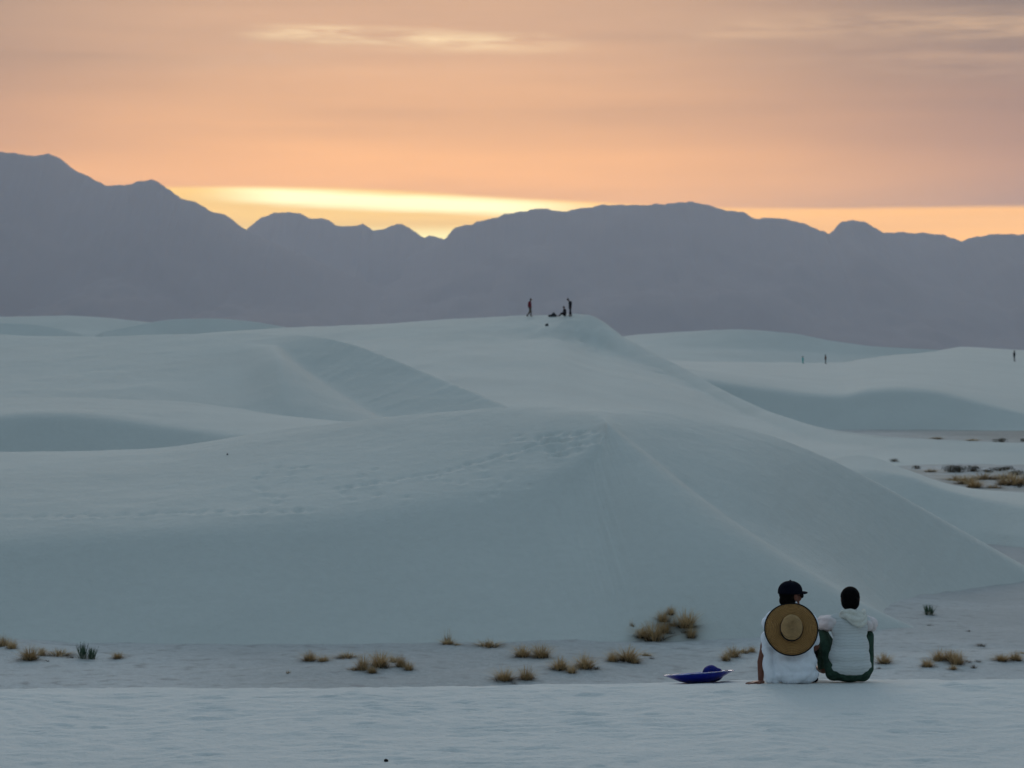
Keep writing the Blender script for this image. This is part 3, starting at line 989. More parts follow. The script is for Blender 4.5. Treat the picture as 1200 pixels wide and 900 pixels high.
def body1(bm):
    ellipsoid(bm, L1(933, 784, .04), (.15, .11, .10))
    ellipsoid(bm, L1(932, 762, .05), (.135, .09, .17))
    ellipsoid(bm, L1(927, 733, .07), (.155, .095, .17))
    capsule(bm, L1(908, 726, .07), L1(948, 726, .07), .045, .045)
    capsule(bm, L1(928, 716, .075), L1(927.8, 702, .07), .058, .054)
    HD[1] = head(bm, hc1, F1, 1.05)
    capsule(bm, L1(905, 727, .07), L1(896.5, 757, .06), .045, .040)
    capsule(bm, L1(896.5, 757, .06), L1(892.6, 775, .045), .036, .037)
    capsule(bm, L1(892.6, 775, .045), L1(891.8, 795.5, .02), .036, .025)
    hand(bm, L1(893.5, 796.8, .0), (-1, -0.35, -0.06), (0, 0, -1), (0.25, -1, 0), 1.0, 0.05)
    capsule(bm, L1(951, 727, .07), L1(956, 757, .10), .045, .040)
    capsule(bm, L1(957, 757, .10), L1(951, 768, .36), .038, .026)
    hand(bm, L1(951, 767, .37), (-0.2, 1, -0.4), (0, -0.3, -1), (-1, -0.2, 0), 1.0, 0.4)
    for (a, b, c, d) in (((922, 787), (907, 771), (930, 793), 1), ((944, 787), (956, 771), (934, 792), 2)):
        capsule(bm, L1(a[0], a[1], .10), L1(b[0], b[1], .47), .085, .058)
        capsule(bm, L1(b[0], b[1], .47), L1(c[0], c[1], .74 + .04 * d), .056, .040)
        capsule(bm, L1(c[0], c[1] + 2, .74 + .04 * d), L1(c[0] + (8 if d == 1 else -8), c[1] + 2, .90), .038, .028)


P1 = link('person', blend('person', body1, .0055, 4), M_skin)
P1.location = base1
tag(P1, 'person in a white long-sleeved shirt and navy cap, seated leaning on one hand', 'person', 'people seated on the near crest')


def shirt1(bm):
    ellipsoid(bm, L1(927.5, 737, .055), (.185, .135, .170))
    ellipsoid(bm, L1(931, 762, .03), (.195, .128, .19))
    ellipsoid(bm, L1(931.5, 778, .02), (.205, .145, .17))
    ellipsoid(bm, L1(932.5, 788, .02), (.212, .145, .10))
    capsule(bm, L1(908, 723.5, .055), L1(947.5, 723, .055), .062, .062)
    capsule(bm, L1(911, 722, .055), L1(926, 711, .06), .055, .06)
    capsule(bm, L1(945, 722, .055), L1(930, 711, .06), .055, .06)
    capsule(bm, L1(928, 714, .06), L1(928, 708, .06), .078, .066)
    capsule(bm, L1(904.5, 725, .055), L1(900.0, 757, .025), .078, .064)
    capsule(bm, L1(900.0, 757, .025), L1(901.0, 792, -.025), .058, .048)
    capsule(bm, L1(908, 766, .02), L1(908, 794, .0), .05, .05)
    capsule(bm, L1(951, 725, .055), L1(955.5, 752, .085), .066, .050)
    capsule(bm, L1(955.5, 752, .085), L1(951.5, 764, .33), .048, .042)


link('shirt', blend('shirt', shirt1, .006, 8, folds([((16, 0, 44), .010, 4.0, 3), ((-26, 0, 36), .008, 4.0, 5), ((70, 0, 18), .003, 3.0, 8)])), M_white, P1)


def trousers1(bm):
    ellipsoid(bm, L1(933, 785, .06), (.175, .13, .105))
    for (a, b, c, d) in (((922, 787), (907, 771), (930, 793), 1), ((944, 787), (957, 771), (934, 792), 2)):
        capsule(bm, L1(a[0], a[1], .10), L1(b[0], b[1], .47), .10, .072)
        capsule(bm, L1(b[0], b[1], .47), L1(c[0], c[1], .72 + .04 * d), .070, .055)
    capsule(bm, L1(950, 793, .04), L1(956.0, 795, .08), .035, .035)


link('trousers', blend('trousers', trousers1, .008, 5, folds([((30, 20, 40), .004, 4, 4)])), M_navy, P1)


def hair1(bm):
    at, R = HD[1]
    ellipsoid(bm, at(-0.020, 0, 0.025), (.096, .085, .090), R)
    ellipsoid(bm, at(-0.035, 0, -0.035), (.074, .080, .065), R)


link('hair', blend('hair', hair1, .006, 3), M_hair, P1)

at1, R1 = HD[1]
RM1 = R1.to_4x4(); RM1.translation = at1(-0.006, 0, 0.045)


def cap_dome(bm):
    prof = []
    for k in range(13):
        a = k / 12 * math.pi / 2
        prof.append((math.cos(a) ** 0.9, 0.094 * math.sin(a)))
    rows = lathe(bm, [(1.0, -0.022), (1.005, -0.010)] + prof[:-1] + [(0.03, 0.0942)], 40, .119, .100, RM1)
    bm.faces.new(rows[-1])
    rows2 = lathe(bm, [(0.97, -0.022), (0.97, 0.0), (0.75, 0.05), (0.02, 0.07)], 40, .119, .100, RM1)
    for i in range(40):
        bm.faces.new((rows[0][i], rows[0][(i + 1) % 40], rows2[0][(i + 1) % 40], rows2[0][i]))


cap1 = link('cap', bm_mesh('cap', cap_dome), M_navy, P1)


def bill(bm):
    top, bot = [], []
    for i in range(17):
        a = (i / 16 - 0.5) * math.radians(150)
        for k, lst in ((0, top), (1, bot)):
            row = []
            for j in range(6):
                g = j / 5
                r0 = 0.108
                ext = 0.088 * (math.cos(a * 0.6) ** 1.5) * g
                x = (r0 * math.cos(a)) + ext
                y = 0.090 * math.sin(a) * (1 - 0.10 * g)
                z = -0.004 + 0.010 * g - 0.018 * g * g - 1.1 * y * y * (0.4 + 0.6 * g) - (0.014 * (1 - 0.4 * g) if k else 0)
                row.append(bm.verts.new(RM1 @ Vector((x, y, z))))
            lst.append(row)
    for lst in (top, bot):
        for i in range(16):
            for j in range(5):
                bm.faces.new((lst[i][j], lst[i + 1][j], lst[i + 1][j + 1], lst[i][j + 1]))
    for i in range(16):
        bm.faces.new((top[i][5], top[i + 1][5], bot[i + 1][5], bot[i][5]))
        bm.faces.new((top[i][0], top[i + 1][0], bot[i + 1][0], bot[i][0]))
    for e in (0, 16):
        for j in range(5):
            bm.faces.new((top[e][j], top[e][j + 1], bot[e][j + 1], bot[e][j]))


link('bill', bm_mesh('bill', bill), M_navy, cap1)
link('button', bm_mesh('button', lambda bm: ellipsoid(bm, RM1 @ Vector((0, 0, .0965)), (.009, .009, .006))), M_navy, cap1)


def frame1(bm):
    for k in (-1, 1):
        tube(bm, [at1(0.092 + 0.0 * math.cos(a), k * (0.036 + 0.026 * math.cos(a)), 0.006 + 0.021 * math.sin(a)) for a in np.linspace(0, 2 * math.pi, 16, endpoint=False)], .0028, 6, True)
        tube(bm, [at1(0.090, k * 0.062, 0.012), at1(0.05, k * 0.078, 0.013), at1(-0.01, k * 0.086, 0.011), at1(-0.03, k * 0.086, 0.0)], .0028, 6)
    tube(bm, [at1(0.096, -0.011, 0.010), at1(0.1, 0, 0.013), at1(0.096, 0.011, 0.010)], .003, 6)


gl = link('sunglasses', bm_mesh('sunglasses', frame1), M_trim, P1)
for k in (-1, 1):
    link('lens', bm_mesh('lens', lambda bm, k=k: ellipsoid(bm, at1(0.093, k * 0.036, 0.006), (.004, .027, .021), R1)), M_lens, gl)

# the straw hat hanging on the back
hat_c = base1 + L1(925.4, 732.8, -0.125)
tilt = math.radians(17)
hat = bpy.data.objects.new('straw_hat', None)
col.objects.link(hat)
hat.location = hat_c
hat.rotation_euler = (math.pi / 2 - tilt, 0, math.radians(-2))     # local z points at the viewer
tag(hat, 'wide straw sun hat with dark trim hanging on the back of the white shirt', 'hat')
RB = 0.236


def brim(bm):
    prof = [(0.088, 0.0), (0.12, 0.001), (0.16, -0.004), (0.20, -0.010), (RB - .004, -0.020), (RB - .004, -0.024), (0.20, -0.014), (0.16, -0.008), (0.12, -0.004), (0.088, -0.004)]
    rows = lathe(bm, prof, 96)
    for i in range(96):
        bm.faces.new((rows[-1][i], rows[-1][(i + 1) % 96], rows[0][(i + 1) % 96], rows[0][i]))
    for v in bm.verts:
        a = math.atan2(v.co.y, v.co.x)
        r = math.hypot(v.co.x, v.co.y)
        v.co.z += (r / RB) ** 2 * (0.016 * math.sin(2 * a + 0.6) + 0.006 * math.sin(5 * a + 2))


link('brim', bm_mesh('brim', brim), M_straw, hat)
ring_pts = [(RB * math.cos(a), RB * math.sin(a), -0.022 + 0.016 * math.sin(2 * a + 0.6) + 0.006 * math.sin(5 * a + 2)) for a in np.linspace(0, 2 * math.pi, 96, endpoint=False)]
link('edge_trim', bm_mesh('edge_trim', lambda bm: tube(bm, ring_pts, .0062, 8, True)), M_trim, hat)


def crown(bm):
    prof = [(1.0, -0.002), (0.99, 0.03), (0.965, 0.065), (0.92, 0.092), (0.82, 0.110), (0.66, 0.119), (0.45, 0.121), (0.22, 0.121), (0.03, 0.121)]
    rows = lathe(bm, prof, 64, 0.098, 0.112)
    bm.faces.new(rows[-1])
    for v in bm.verts:
        k = max(0.0, (v.co.z - 0.06) / 0.06)
        x = v.co.x * math.cos(.28) - v.co.y * math.sin(.28)
        v.co.z -= 0.026 * k * math.exp(-(x / 0.028) ** 2) * (1 - abs(v.co.y) * 4.0)
        v.co.z -= 0.010 * k * math.exp(-((x - 0.055) / 0.02) ** 2)
        v.co.y += 0.10 * max(0, v.co.z)


link('crown', bm_mesh('crown', crown), M_straw2, hat)
link('hat_band', bm_mesh('hat_band', lambda bm: lathe(bm, [(1.0, 0.0), (1.035, 0.003), (1.03, 0.030), (0.985, 0.033)], 64, 0.098, 0.112)), M_trim, hat)
link('air_hole', bm_mesh('air_hole', lambda bm: ellipsoid(bm, (0.008, 0.004, .0975), (.0035, .0035, .002))), M_trim, hat)
for s in (-1, 1):
    link('chin_cord', bm_mesh('chin_cord', lambda bm: tube(bm, [(s * .085, .03, -.004), (s * .10, .13, -.03), (s * .075, .20, -.05), (s * .06, .225, -.085)], .003, 6)), M_trim, hat)

# ------------------------------------------------------------------ the person in the striped hooded shirt
q2 = unproject(997, 797.6, 21.75)
base2 = Vector((q2[0], 21.75, height_at(q2[0], 21.75) - 0.004))
L2 = lambda px, py, y: Vector(((px - 997) * MP, y, (797.6 - py) * MP))
F2 = Vector((0.10, 1, -0.08))
hc2 = L2(998, 700.5, 0.10)


def legs2(bm, r):
    for s, hip, knee, ank in ((-1, (984, 783), (968.5, 747), (975, 789)), (1, (1010, 783), (1022, 748), (1016, 789))):
        capsule(bm, L2(*hip, .06), L2(*knee, .40), .085 + r, .060 + r)
        capsule(bm, L2(*knee, .40), L2(*ank, .62), .055 + r, .038 + r)


def body2(bm):
    ellipsoid(bm, L2(996.5, 782, .04), (.16, .11, .10))
    ellipsoid(bm, L2(997, 762, .05), (.13, .09, .17))
    ellipsoid(bm, L2(997, 737, .08), (.145, .09, .15))
    capsule(bm, L2(979, 728, .09), L2(1016, 729, .09), .045, .045)
    capsule(bm, L2(998, 722, .09), L2(998, 710, .095), .055, .052)
    HD[2] = head(bm, hc2, F2, 0.95)
    for s, sh, elb, wr in ((-1, (977, 729), (968, 735), (985, 742)), (1, (1018, 730), (1026, 735), (1012, 742))):
        capsule(bm, L2(*sh, .10), L2(*elb, .33), .045, .038)
        capsule(bm, L2(*elb, .33), L2(*wr, .52), .036, .024)
        hand(bm, L2(*wr, .53), (-s * .8, .6, -.3), (0, 0, -1), (-s * .3, -1, 0), 0.95, 0.5)
    legs2(bm, 0)
    for s, ax in ((-1, 975), (1, 1016)):
        capsule(bm, L2(ax, 792, .60), L2(ax + s * 3, 794, .80), .038, .030)


P2 = link('person', blend('person', body2, .0055, 4), M_skin2)
P2.location = base2
tag(P2, 'dark-haired person in a pale striped hooded shirt and green trousers, seated hugging knees', 'person', 'people seated on the near crest')


def shirt2(bm):
    ellipsoid(bm, L2(997, 735, .07), (.168, .125, .155))
    ellipsoid(bm, L2(997, 757, .045), (.172, .130, .20))
    ellipsoid(bm, L2(996, 778, .015), (.200, .150, .115))
    ellipsoid(bm, L2(996, 768, .02), (.192, .145, .14))
    capsule(bm, L2(980, 725, .08), L2(1015, 726, .08), .060, .060)
    capsule(bm, L2(998, 722, .085), L2(998, 715, .085), .075, .068)


sh2 = link('shirt', blend('shirt', shirt2, .006, 8, folds([((10, 0, 36), .0042, 3.0, 13), ((-18, 0, 42), .0034, 3.0, 15), ((50, 0, 12), .0015, 3.0, 18)], (0.07, 0.16))), M_stripe, P2)


def sleeve(s):
    def f(bm):
        if s < 0:
            capsule(bm, L2(977.5, 727, .08), L2(968.5, 731, .28), .062, .072)
            capsule(bm, L2(968.5, 731, .28), L2(975, 737, .42), .070, .06)
        else:
            capsule(bm, L2(1017.5, 727.5, .08), L2(1025, 732.5, .26), .062, .070)
            capsule(bm, L2(1025, 732.5, .26), L2(1018, 738, .40), .068, .06)
    return f


for s in (-1, 1):
    link('sleeve', blend('sleeve', sleeve(s), .006, 5, folds([((50, 30, 60), .006, 5, 21 + s), ((-60, 10, 45), .005, 5, 25)])), M_sleeve, P2)


def hood(bm):
    def chain(pts, r0, r1):
        n = len(pts) - 1
        for i in range(n):
            a, b = i / n, (i + 1) / n
            capsule(bm, L2(*pts[i]), L2(*pts[i + 1]), r0 + (r1 - r0) * math.sin(a * math.pi), r0 + (r1 - r0) * math.sin(b * math.pi), 10)
    chain([(986, 719, .06), (989, 714, .00), (996, 713.5, -.035), (1004, 715, -.03), (1011, 716, .02), (1014, 714, .09)], .022, .030)
    chain([(985, 720, .05), (991, 718.5, -.045), (999, 721.5, -.075), (1007, 723, -.06), (1014, 719, .02)], .018, .026)
    ellipsoid(bm, L2(1001, 719.5, -.02), (.085, .05, .045))
    chain([(992, 722, -.055), (999, 726.5, -.072), (1006, 729, -.065), (1013, 726.5, -.04), (1016, 720, .03)], .010, .022)


link('hood', blend('hood', hood, .0055, 3, folds([((60, 0, 90), .003, 4, 31)])), M_hood, sh2)


def trousers2(bm):
    ellipsoid(bm, L2(995.5, 781, .035), (.222, .15, .125))
    capsule(bm, L2(977, 786, .02), L2(1011, 787, .02), .075, .075)
    legs2(bm, .014)
    capsule(bm, L2(975, 782, .03), L2(968, 745, .22), .060, .052)
    capsule(bm, L2(1018, 781, .03), L2(1022.5, 745, .22), .052, .046)


link('trousers', blend('trousers', trousers2, .0065, 5, folds([((40, 10, 20), .0018, 4, 41), ((-30, 20, 30), .0015, 4, 44)])), M_green, P2)


def hair2(bm):
    at, R = HD[2]
    ellipsoid(bm, at(-0.012, 0, 0.030), (.100, .086, .090), R)
    ellipsoid(bm, at(-0.030, 0, -0.030), (.080, .083, .075), R)
    for k in range(90):
        a, b = random.uniform(0, 2 * math.pi), random.uniform(-0.5, 1)
        h = math.sqrt(1 - b * b)
        d = Vector((math.cos(a) * h, math.sin(a) * h, b))
        if d.x > 0.4:
            continue
        ellipsoid(bm, at(-0.012 + d.x * .097, -d.y * .083, 0.025 + d.z * .086), (.012, .012, .012), R, 8, 6)


link('hair', blend('hair', hair2, .005, 2), M_hair, P2)
at2, R2 = HD[2]
for k in (-1, 1):
    link('eye', bm_mesh('eye', lambda bm, k=k: ellipsoid(bm, at2(0.080, k * 0.032, 0.006), (.012, .014, .009), R2)), M_eye, P2)

# ------------------------------------------------------------------ saucer sled
loc, _ = drop(820, 799.6)
sled = bpy.data.objects.new('saucer_sled', None)
col.objects.link(sled)
sled.location = (loc.x, loc.y + 0.02, loc.z - 0.008)
sled.rotation_euler = (math.radians(-8.0), math.radians(-2.0), 0.3)
tag(sled, 'shiny blue plastic saucer sled lying on the sand left of the seated pair', 'sled')
RS = 0.318


def dish(bm):
    out = [(0.001, 0.0), (0.07, 0.0), (0.10, 0.003), (0.13, 0.009), (0.18, 0.025), (0.22, 0.042), (0.26, 0.061), (0.30, 0.081), (RS, 0.090)]
    inn = [(RS - .004, 0.092), (0.298, 0.085), (0.258, 0.065), (0.218, 0.046), (0.178, 0.029), (0.13, 0.0135), (0.08, 0.006), (0.001, 0.005)]
    lathe(bm, out + inn, 96)


ds = link('dish', bm_mesh('dish', dish), M_blue, sled)
M_rim = simple_mat('highlight_blue_rim', (0.16, 0.20, 0.42), 0.16, 0.6, (14, 0.5))  # paler, mottled base colour paints the shiny highlights onto the glossy lip
link('rim', bm_mesh('rim', lambda bm: lathe(bm, [(RS - .008, 0.089), (RS - .003, 0.0945), (RS + .006, 0.0950), (RS + .012, 0.092), (RS + .012, 0.0875), (RS + .005, 0.0845), (RS - .006, 0.085), (RS - .008, 0.089)], 96)), M_rim, sled)
for s in (-1, 1):
    pts = [(s * (RS - 0.03), -0.05, .080), (s * (RS - 0.042), -0.03, .092), (s * (RS - 0.042), 0.03, .092), (s * (RS - 0.03), 0.05, .080)]
    link('rope_handle', bm_mesh('rope_handle', lambda bm: tube(bm, pts, .006, 8)), M_trim, sled)
for k in range(5):      # moulded rings stamped in the dish
    pass

bc = bpy.data.objects.new('cap', None)
col.objects.link(bc)
Ms = sled.matrix_basis.copy()
cpos = Vector((sled.location.x + (835 - 820) * MP, sled.location.y + 0.02, sled.location.z + 0.047))
bc.location = cpos
tag(bc, 'dark blue rounded cap resting inside the blue saucer sled', 'cap')


def cdome(bm):
    ellipsoid(bm, (-.006, 0, .035), (.082, .085, .080))
    ellipsoid(bm, (.030, 0, .030), (.075, .075, .066))
    ellipsoid(bm, (.0, 0, .01), (.085, .08, .025))


link('crown', blend('crown', cdome, .006, 5, lambda co, no: co + no * (0.005 * fbm(co[:, 0] * 22, co[:, 2] * 22 + co[:, 1] * 9, 3, 4))[:, None]), M_bluecap, bc)


def cbill(bm):
    pts = [(-.035 + .0 * k, 0, 0) for k in range(2)]
    rows = []
    for k, z in ((0, .012), (1, .006)):
        row = []
        for i in range(13):
            a = math.pi * (0.62 + 0.76 * i / 12)
            row.append([bm.verts.new(((.075 + .05 * g) * math.cos(a), (.08 + .01 * g) * math.sin(a) - .03, z + .03 * g - .9 * ((.08 * math.sin(a)) ** 2))) for g in (0, .5, 1)])
        rows.append(row)
    for row in rows:
        for i in range(12):
            for j in range(2):
                bm.faces.new((row[i][j], row[i + 1][j], row[i + 1][j + 1], row[i][j + 1]))
    for i in range(12):
        bm.faces.new((rows[0][i][2], rows[0][i + 1][2], rows[1][i + 1][2], rows[1][i][2]))


link('bill', bm_mesh('bill', cbill), M_bluecap, bc)


# ------------------------------------------------------------------ small figures far off
def small_person(px, py, h_px, joints, top, bottom, hairm, skin, label, group, scale_w=1.0):
    """joints in photo pixels relative to (px, py), y up; parts are clothing meshes over one body mesh"""
    p, mpp = drop(px, py)
    J = {k: (Vector((v[0] * mpp, v[2] if len(v) > 2 else 0.0, v[1] * mpp))) for k, v in joints.items()}
    H = h_px * mpp
    w = H / 1.7 * scale_w

    def limbs(bm, add, which):
        if 'torso' in which:
            capsule(bm, J['hip'], J['chest'], (.125 + add) * w, (.15 + add) * w, 10, .7)
            sh = Vector((0, .16 * w, 0))
            capsule(bm, J['chest'] - sh, J['chest'] + sh, (.075 + add) * w, (.075 + add) * w, 10)
        if 'arms' in which:
            for s in 'lr':
                a = J['chest'] + Vector((0, .19 * w * (1 if s == 'l' else -1), .02 * w))
                capsule(bm, a, J['elb' + s], (.052 + add) * w, (.042 + add) * w, 8)
                capsule(bm, J['elb' + s], J['wri' + s], (.040 + add) * w, (.030 + add * .7) * w, 8)
        if 'legs' in which:
            for s in 'lr':
                a = J['hip'] + Vector((0, .09 * w * (1 if s == 'l' else -1), 0))
                capsule(bm, a, J['kne' + s], (.085 + add) * w, (.060 + add) * w, 8)
                capsule(bm, J['kne' + s], J['ank' + s], (.058 + add) * w, (.042 + add) * w, 8)

    def body(bm):
        limbs(bm, 0, ('torso', 'arms', 'legs'))
        capsule(bm, J['chest'], J['head'], .06 * w, .055 * w, 8)
        ellipsoid(bm, J['head'], (.095 * w, .08 * w, .118 * w), None, 14, 10)
        ellipsoid(bm, J['head'] + Vector((J.get('look', Vector((1, 0, 0))).normalized() * .1 * w)), (.025 * w, .018 * w, .03 * w), None, 8, 6)
        for s in 'lr':
            capsule(bm, J['wri' + s], J['wri' + s] + Vector((.03, 0, -.13)) * w, .035 * w, .02 * w, 8)
            capsule(bm, J['ank' + s] + Vector((0, 0, -.02 * w)), J['ank' + s] + Vector((J.get('look', Vector((1, 0, 0))).normalized() * .17 * w)) + Vector((0, 0, -.03 * w)), .045 * w, .035 * w, 8)

    o = link('person', blend('person', body, .022 * w + .004, 3), skin)
    o.location = p
    tag(o, label, 'person', group)
    link('jacket', blend('jacket', lambda bm: limbs(bm, .022, ('torso', 'arms')), .02 * w + .004, 3), top, o)

    def tr(bm):
        limbs(bm, .018, ('legs',))
        ellipsoid(bm, J['hip'], (.15 * w, .17 * w, .13 * w), None, 12, 8)
    link('trousers', blend('trousers', tr, .02 * w + .004, 3), bottom, o)
    link('hair', bm_mesh('hair', lambda bm: ellipsoid(bm, J['head'] + Vector((-.012, 0, .03)) * w, (.1 * w, .09 * w, .105 * w), None, 14, 10)), hairm, o)
    return o


GP = 'people on top of the high dune'
small_person(620.5, 371.2, 21, dict(hip=(.8, 10.3), chest=(.2, 16.2), head=(1.6, 19.9), elbl=(-1.6, 13.2, .2), wril=(-.6, 10.6, .25), elbr=(.6, 12.6, -.3), wrir=(2.0, 11.0, -.25),
             knel=(.2, 5.4, .1), ankl=(-3.2, 1.2, .12), kner=(1.8, 5.3, -.1), ankr=(1.6, 1.0, -.1), look=(3, 0)), M_red, M_olive, M_hair, M_skin2,
             'standing figure in a red top and drab trousers, leftmost on the high dune crest', GP)
small_person(660.5, 371.0, 20, dict(hip=(1.6, 1.9), chest=(1.2, 7.0), head=(.4, 10.8), elbl=(-.8, 4.6, .3), wril=(-3.4, 4.2, .3), elbr=(1.0, 4.0, -.3), wrir=(-1.8, 4.6, -.3),
             knel=(-2.4, 4.2, .2), ankl=(-4.4, 1.0, .2), kner=(-2.6, 3.0, -.2), ankr=(-5.8, 1.0, -.2), look=(-3, 0)), M_dark, M_dark, M_hair, M_skin,
             'dark-clothed figure sitting with legs out beside the standing bent figure', GP)
small_person(667.8, 371.0, 21, dict(hip=(.4, 10.4), chest=(.5, 16.2), head=(-2.2, 19.8), elbl=(1.8, 13.0, .2), wril=(.4, 10.5, .3), elbr=(1.4, 12.6, -.3), wrir=(-.4, 11.2, -.3),
             knel=(.2, 5.4, .1), ankl=(-.4, 1.0, .1), kner=(.8, 5.4, -.1), ankr=(1.9, 1.0, -.1), look=(-3, 0)), M_dark, M_navy, M_hair, M_skin2,
             'dark standing figure stooping forward, rightmost on the high dune crest', GP)
GF = 'walkers on the far dunes'
small_person(940.8, 425.9, 8, dict(hip=(0, 3.9), chest=(.1, 6.0), head=(0, 7.7), elbl=(.7, 4.9, .1), wril=(.8, 3.9, .1), elbr=(-.6, 4.9, -.1), wrir=(-.7, 3.9, -.1),
             knel=(.3, 2.0, .05), ankl=(.7, .3, .05), kner=(-.3, 2.0, -.05), ankr=(-.5, .3, -.05)), M_teal, M_teal, M_hair, M_skin,
             'small figure in turquoise clothes walking on the far pale sand', GF, 1.35)
small_person(967.4, 426.2, 10.5, dict(hip=(0, 5.2), chest=(.1, 8.0), head=(-.1, 10.0), elbl=(.6, 6.6, .15), wril=(.7, 5.2, .15), elbr=(-.5, 6.6, -.15), wrir=(-.4, 5.2, -.15),
             knel=(.2, 2.7, .08), ankl=(.4, .4, .08), kner=(0, 2.7, -.08), ankr=(-.3, .4, -.08)), M_rust, M_dark, M_hair, M_skin,
             'dark rust-clothed figure standing right of the turquoise one on far sand', GF, 1.15)
small_person(1188.6, 423.6, 12.5, dict(hip=(0, 6.2), chest=(0, 9.6), head=(.2, 11.9), elbl=(.8, 8.0, .2), wril=(.8, 6.2, .2), elbr=(-1.1, 8.0, -.2), wrir=(-1.0, 6.4, -.2),
             knel=(.3, 3.2, .1), ankl=(.5, .5, .1), kner=(-.1, 3.2, -.1), ankr=(-.1, .5, -.1)), M_dark, M_dark, M_hair, M_skin2,
             'lone dark figure standing on the far sand at the right edge', GF, 1.15)

# bags and bits of debris
p, mpp = drop(647.5, 371.0)


def heap(bm):
    ellipsoid(bm, (.08, 0, .10), (.24, .22, .20)); ellipsoid(bm, (-.16, 0, .06), (.26, .2, .11)); ellipsoid(bm, (.10, .05, .27), (.10, .10, .09)); ellipsoid(bm, (.26, 0, .07), (.14, .16, .10))


bag = link('bag', blend('bag', heap, .02, 3, lambda co, no: co + no * (0.03 * fbm(co[:, 0] * 9, co[:, 2] * 9, 3, 3))[:, None]), M_dark)
bag.location = p
tag(bag, 'black bag dumped on the high dune crest left of the sitting figure', 'bag')
link('strap', bm_mesh('strap', lambda bm: tube(bm, [(-.1, -.2, .1), (-.05, -.24, .22), (.06, -.2, .34), (.14, -.1, .36)], .018, 6)), M_navy, bag)
p, mpp = drop(640.8, 382.0)
b2 = link('pack', blend('pack', lambda bm: (ellipsoid(bm, (0, 0, .08), (.15, .12, .12)), ellipsoid(bm, (.05, 0, .14), (.08, .1, .08))), .015, 2), M_dark)
b2.location = p
tag(b2, 'small dark pack lying on the sand below the high dune crest', 'bag')


def pebble(name, px, py, w, h, label, cat):
    p, mpp = drop(px, py)
    o = link(name, blend(name, lambda bm: (ellipsoid(bm, (0, 0, h * .4), (w / 2, w * .4, h * .6)), ellipsoid(bm, (w * .25, 0, h * .3), (w * .3, w * .3, h * .4))), max(.004, w * .07), 2,
                          lambda co, no: co + no * (w * .06 * fbm(co[:, 0] * 4 / w, co[:, 2] * 4 / w, 3, 8))[:, None]), M_stone)
    o.location = p
    tag(o, label, cat)


pebble('stone', 452.5, 892.5, .035, .02, 'tiny dark stone on the pale sand at the bottom edge of the view', 'stone')
pebble('stone', 266.5, 533, .045, .035, 'single dark speck of stone on the broad top of the big dune', 'stone')


# ------------------------------------------------------------------ plants
def blade_mesh(name, n, spread, hmin, hmax, width, seed, droop=0.5, foot=0.35, segs=3):
    r = random.Random(seed)
    vs, fs = [], []
    for _ in range(n):
        a = r.uniform(0, 2 * math.pi)
        q = foot * math.sqrt(r.random())
        bx, by = 0.5 * q * math.cos(a + r.uniform(-.6, .6)), 0.5 * q * math.sin(a + r.uniform(-.6, .6))
        H = r.uniform(hmin, hmax) * (1 - 0.3 * q)
        lean = r.uniform(0.05, spread) * (0.5 + q)
        dx, dy = math.cos(a), math.sin(a)
        px_, py_ = -dy, dx
        k0 = len(vs)
        for s in range(segs + 1):
            t = s / segs
            rad = lean * (t ** (1 + droop))
            z = H * (t - 0.25 * droop * lean * t * t)
            w = width * (1 - 0.85 * t) * 0.5
            x, y = bx + dx * rad * 0.5, by + dy * rad * 0.5
            vs.append((x - px_ * w, y - py_ * w, z)); vs.append((x + px_ * w, y + py_ * w, z))
        for s in range(segs):
            b = k0 + 2 * s
            fs.append((b, b + 1, b + 3, b + 2))
    me = bpy.data.meshes.new(name)
    me.from_pydata(vs, [], fs)
    me.update()
    return me


def plant_mat(name, lo, hi):
    m, t, b = new_mat(name)
    H = NodeMath(t)
    b.inputs['Roughness'].default_value = 0.8
    b.inputs['Specular IOR Level'].default_value = 0.15
    g = t.nodes.new('ShaderNodeNewGeometry')
    oi = t.nodes.new('ShaderNodeObjectInfo')
    k = H.m('MULTIPLY_ADD', g.outputs['Random Per Island'], 0.75, H.m('MULTIPLY', oi.outputs['Random'], 0.25))
    t.links.new(H.mix(k, lo, hi), b.inputs['Base Color'])
    return m


M_gold = plant_mat('dry_grass', (0.30, 0.19, 0.09), (0.74, 0.54, 0.30))
M_base = plant_mat('dead_stems', (0.06, 0.045, 0.03), (0.18, 0.125, 0.07))
M_yucca = plant_mat('yucca_leaf', (0.035, 0.075, 0.045), (0.11, 0.16, 0.10))
M_ydry = plant_mat('yucca_dry_leaf', (0.20, 0.19, 0.15), (0.45, 0.44, 0.38))
M_shrub = plant_mat('shrub_leaf', (0.030, 0.032, 0.018), (0.10, 0.085, 0.045))

tufts = [(blade_mesh('grass_tuft', 230, 2.2, .30, 1.0, .030, 100 + k, 0.45, .55), blade_mesh('dead_base', 95, 1.3, .10, .40, .045, 200 + k, .6, .8)) for k in range(6)]
low_tufts = [(blade_mesh('grass_tuft', 150, 2.2, .3, 1.0, .032, 120 + k, 0.8, .9), blade_mesh('dead_base', 90, 1.3, .15, .5, .05, 220 + k, .6, .95)) for k in range(3)]
stalks = [blade_mesh('seed_stalk', 7, .7, .9, 1.5, .016, 150 + k, .3, .5) for k in range(4)]
sparse = [(blade_mesh('grass_tuft', 34, .8, .4, 1.0, .022, 160 + k, .4, .7), blade_mesh('dead_base', 26, .8, .2, .4, .05, 260 + k, .4, .5)) for k in range(2)]
yuccas = [(blade_mesh('yucca_plant', 46, 1.0, .6, 1.0, .085, 300 + k, .1, .35), blade_mesh('dry_leaf', 22, 1.3, .25, .5, .08, 320 + k, .5, .5)) for k in range(2)]


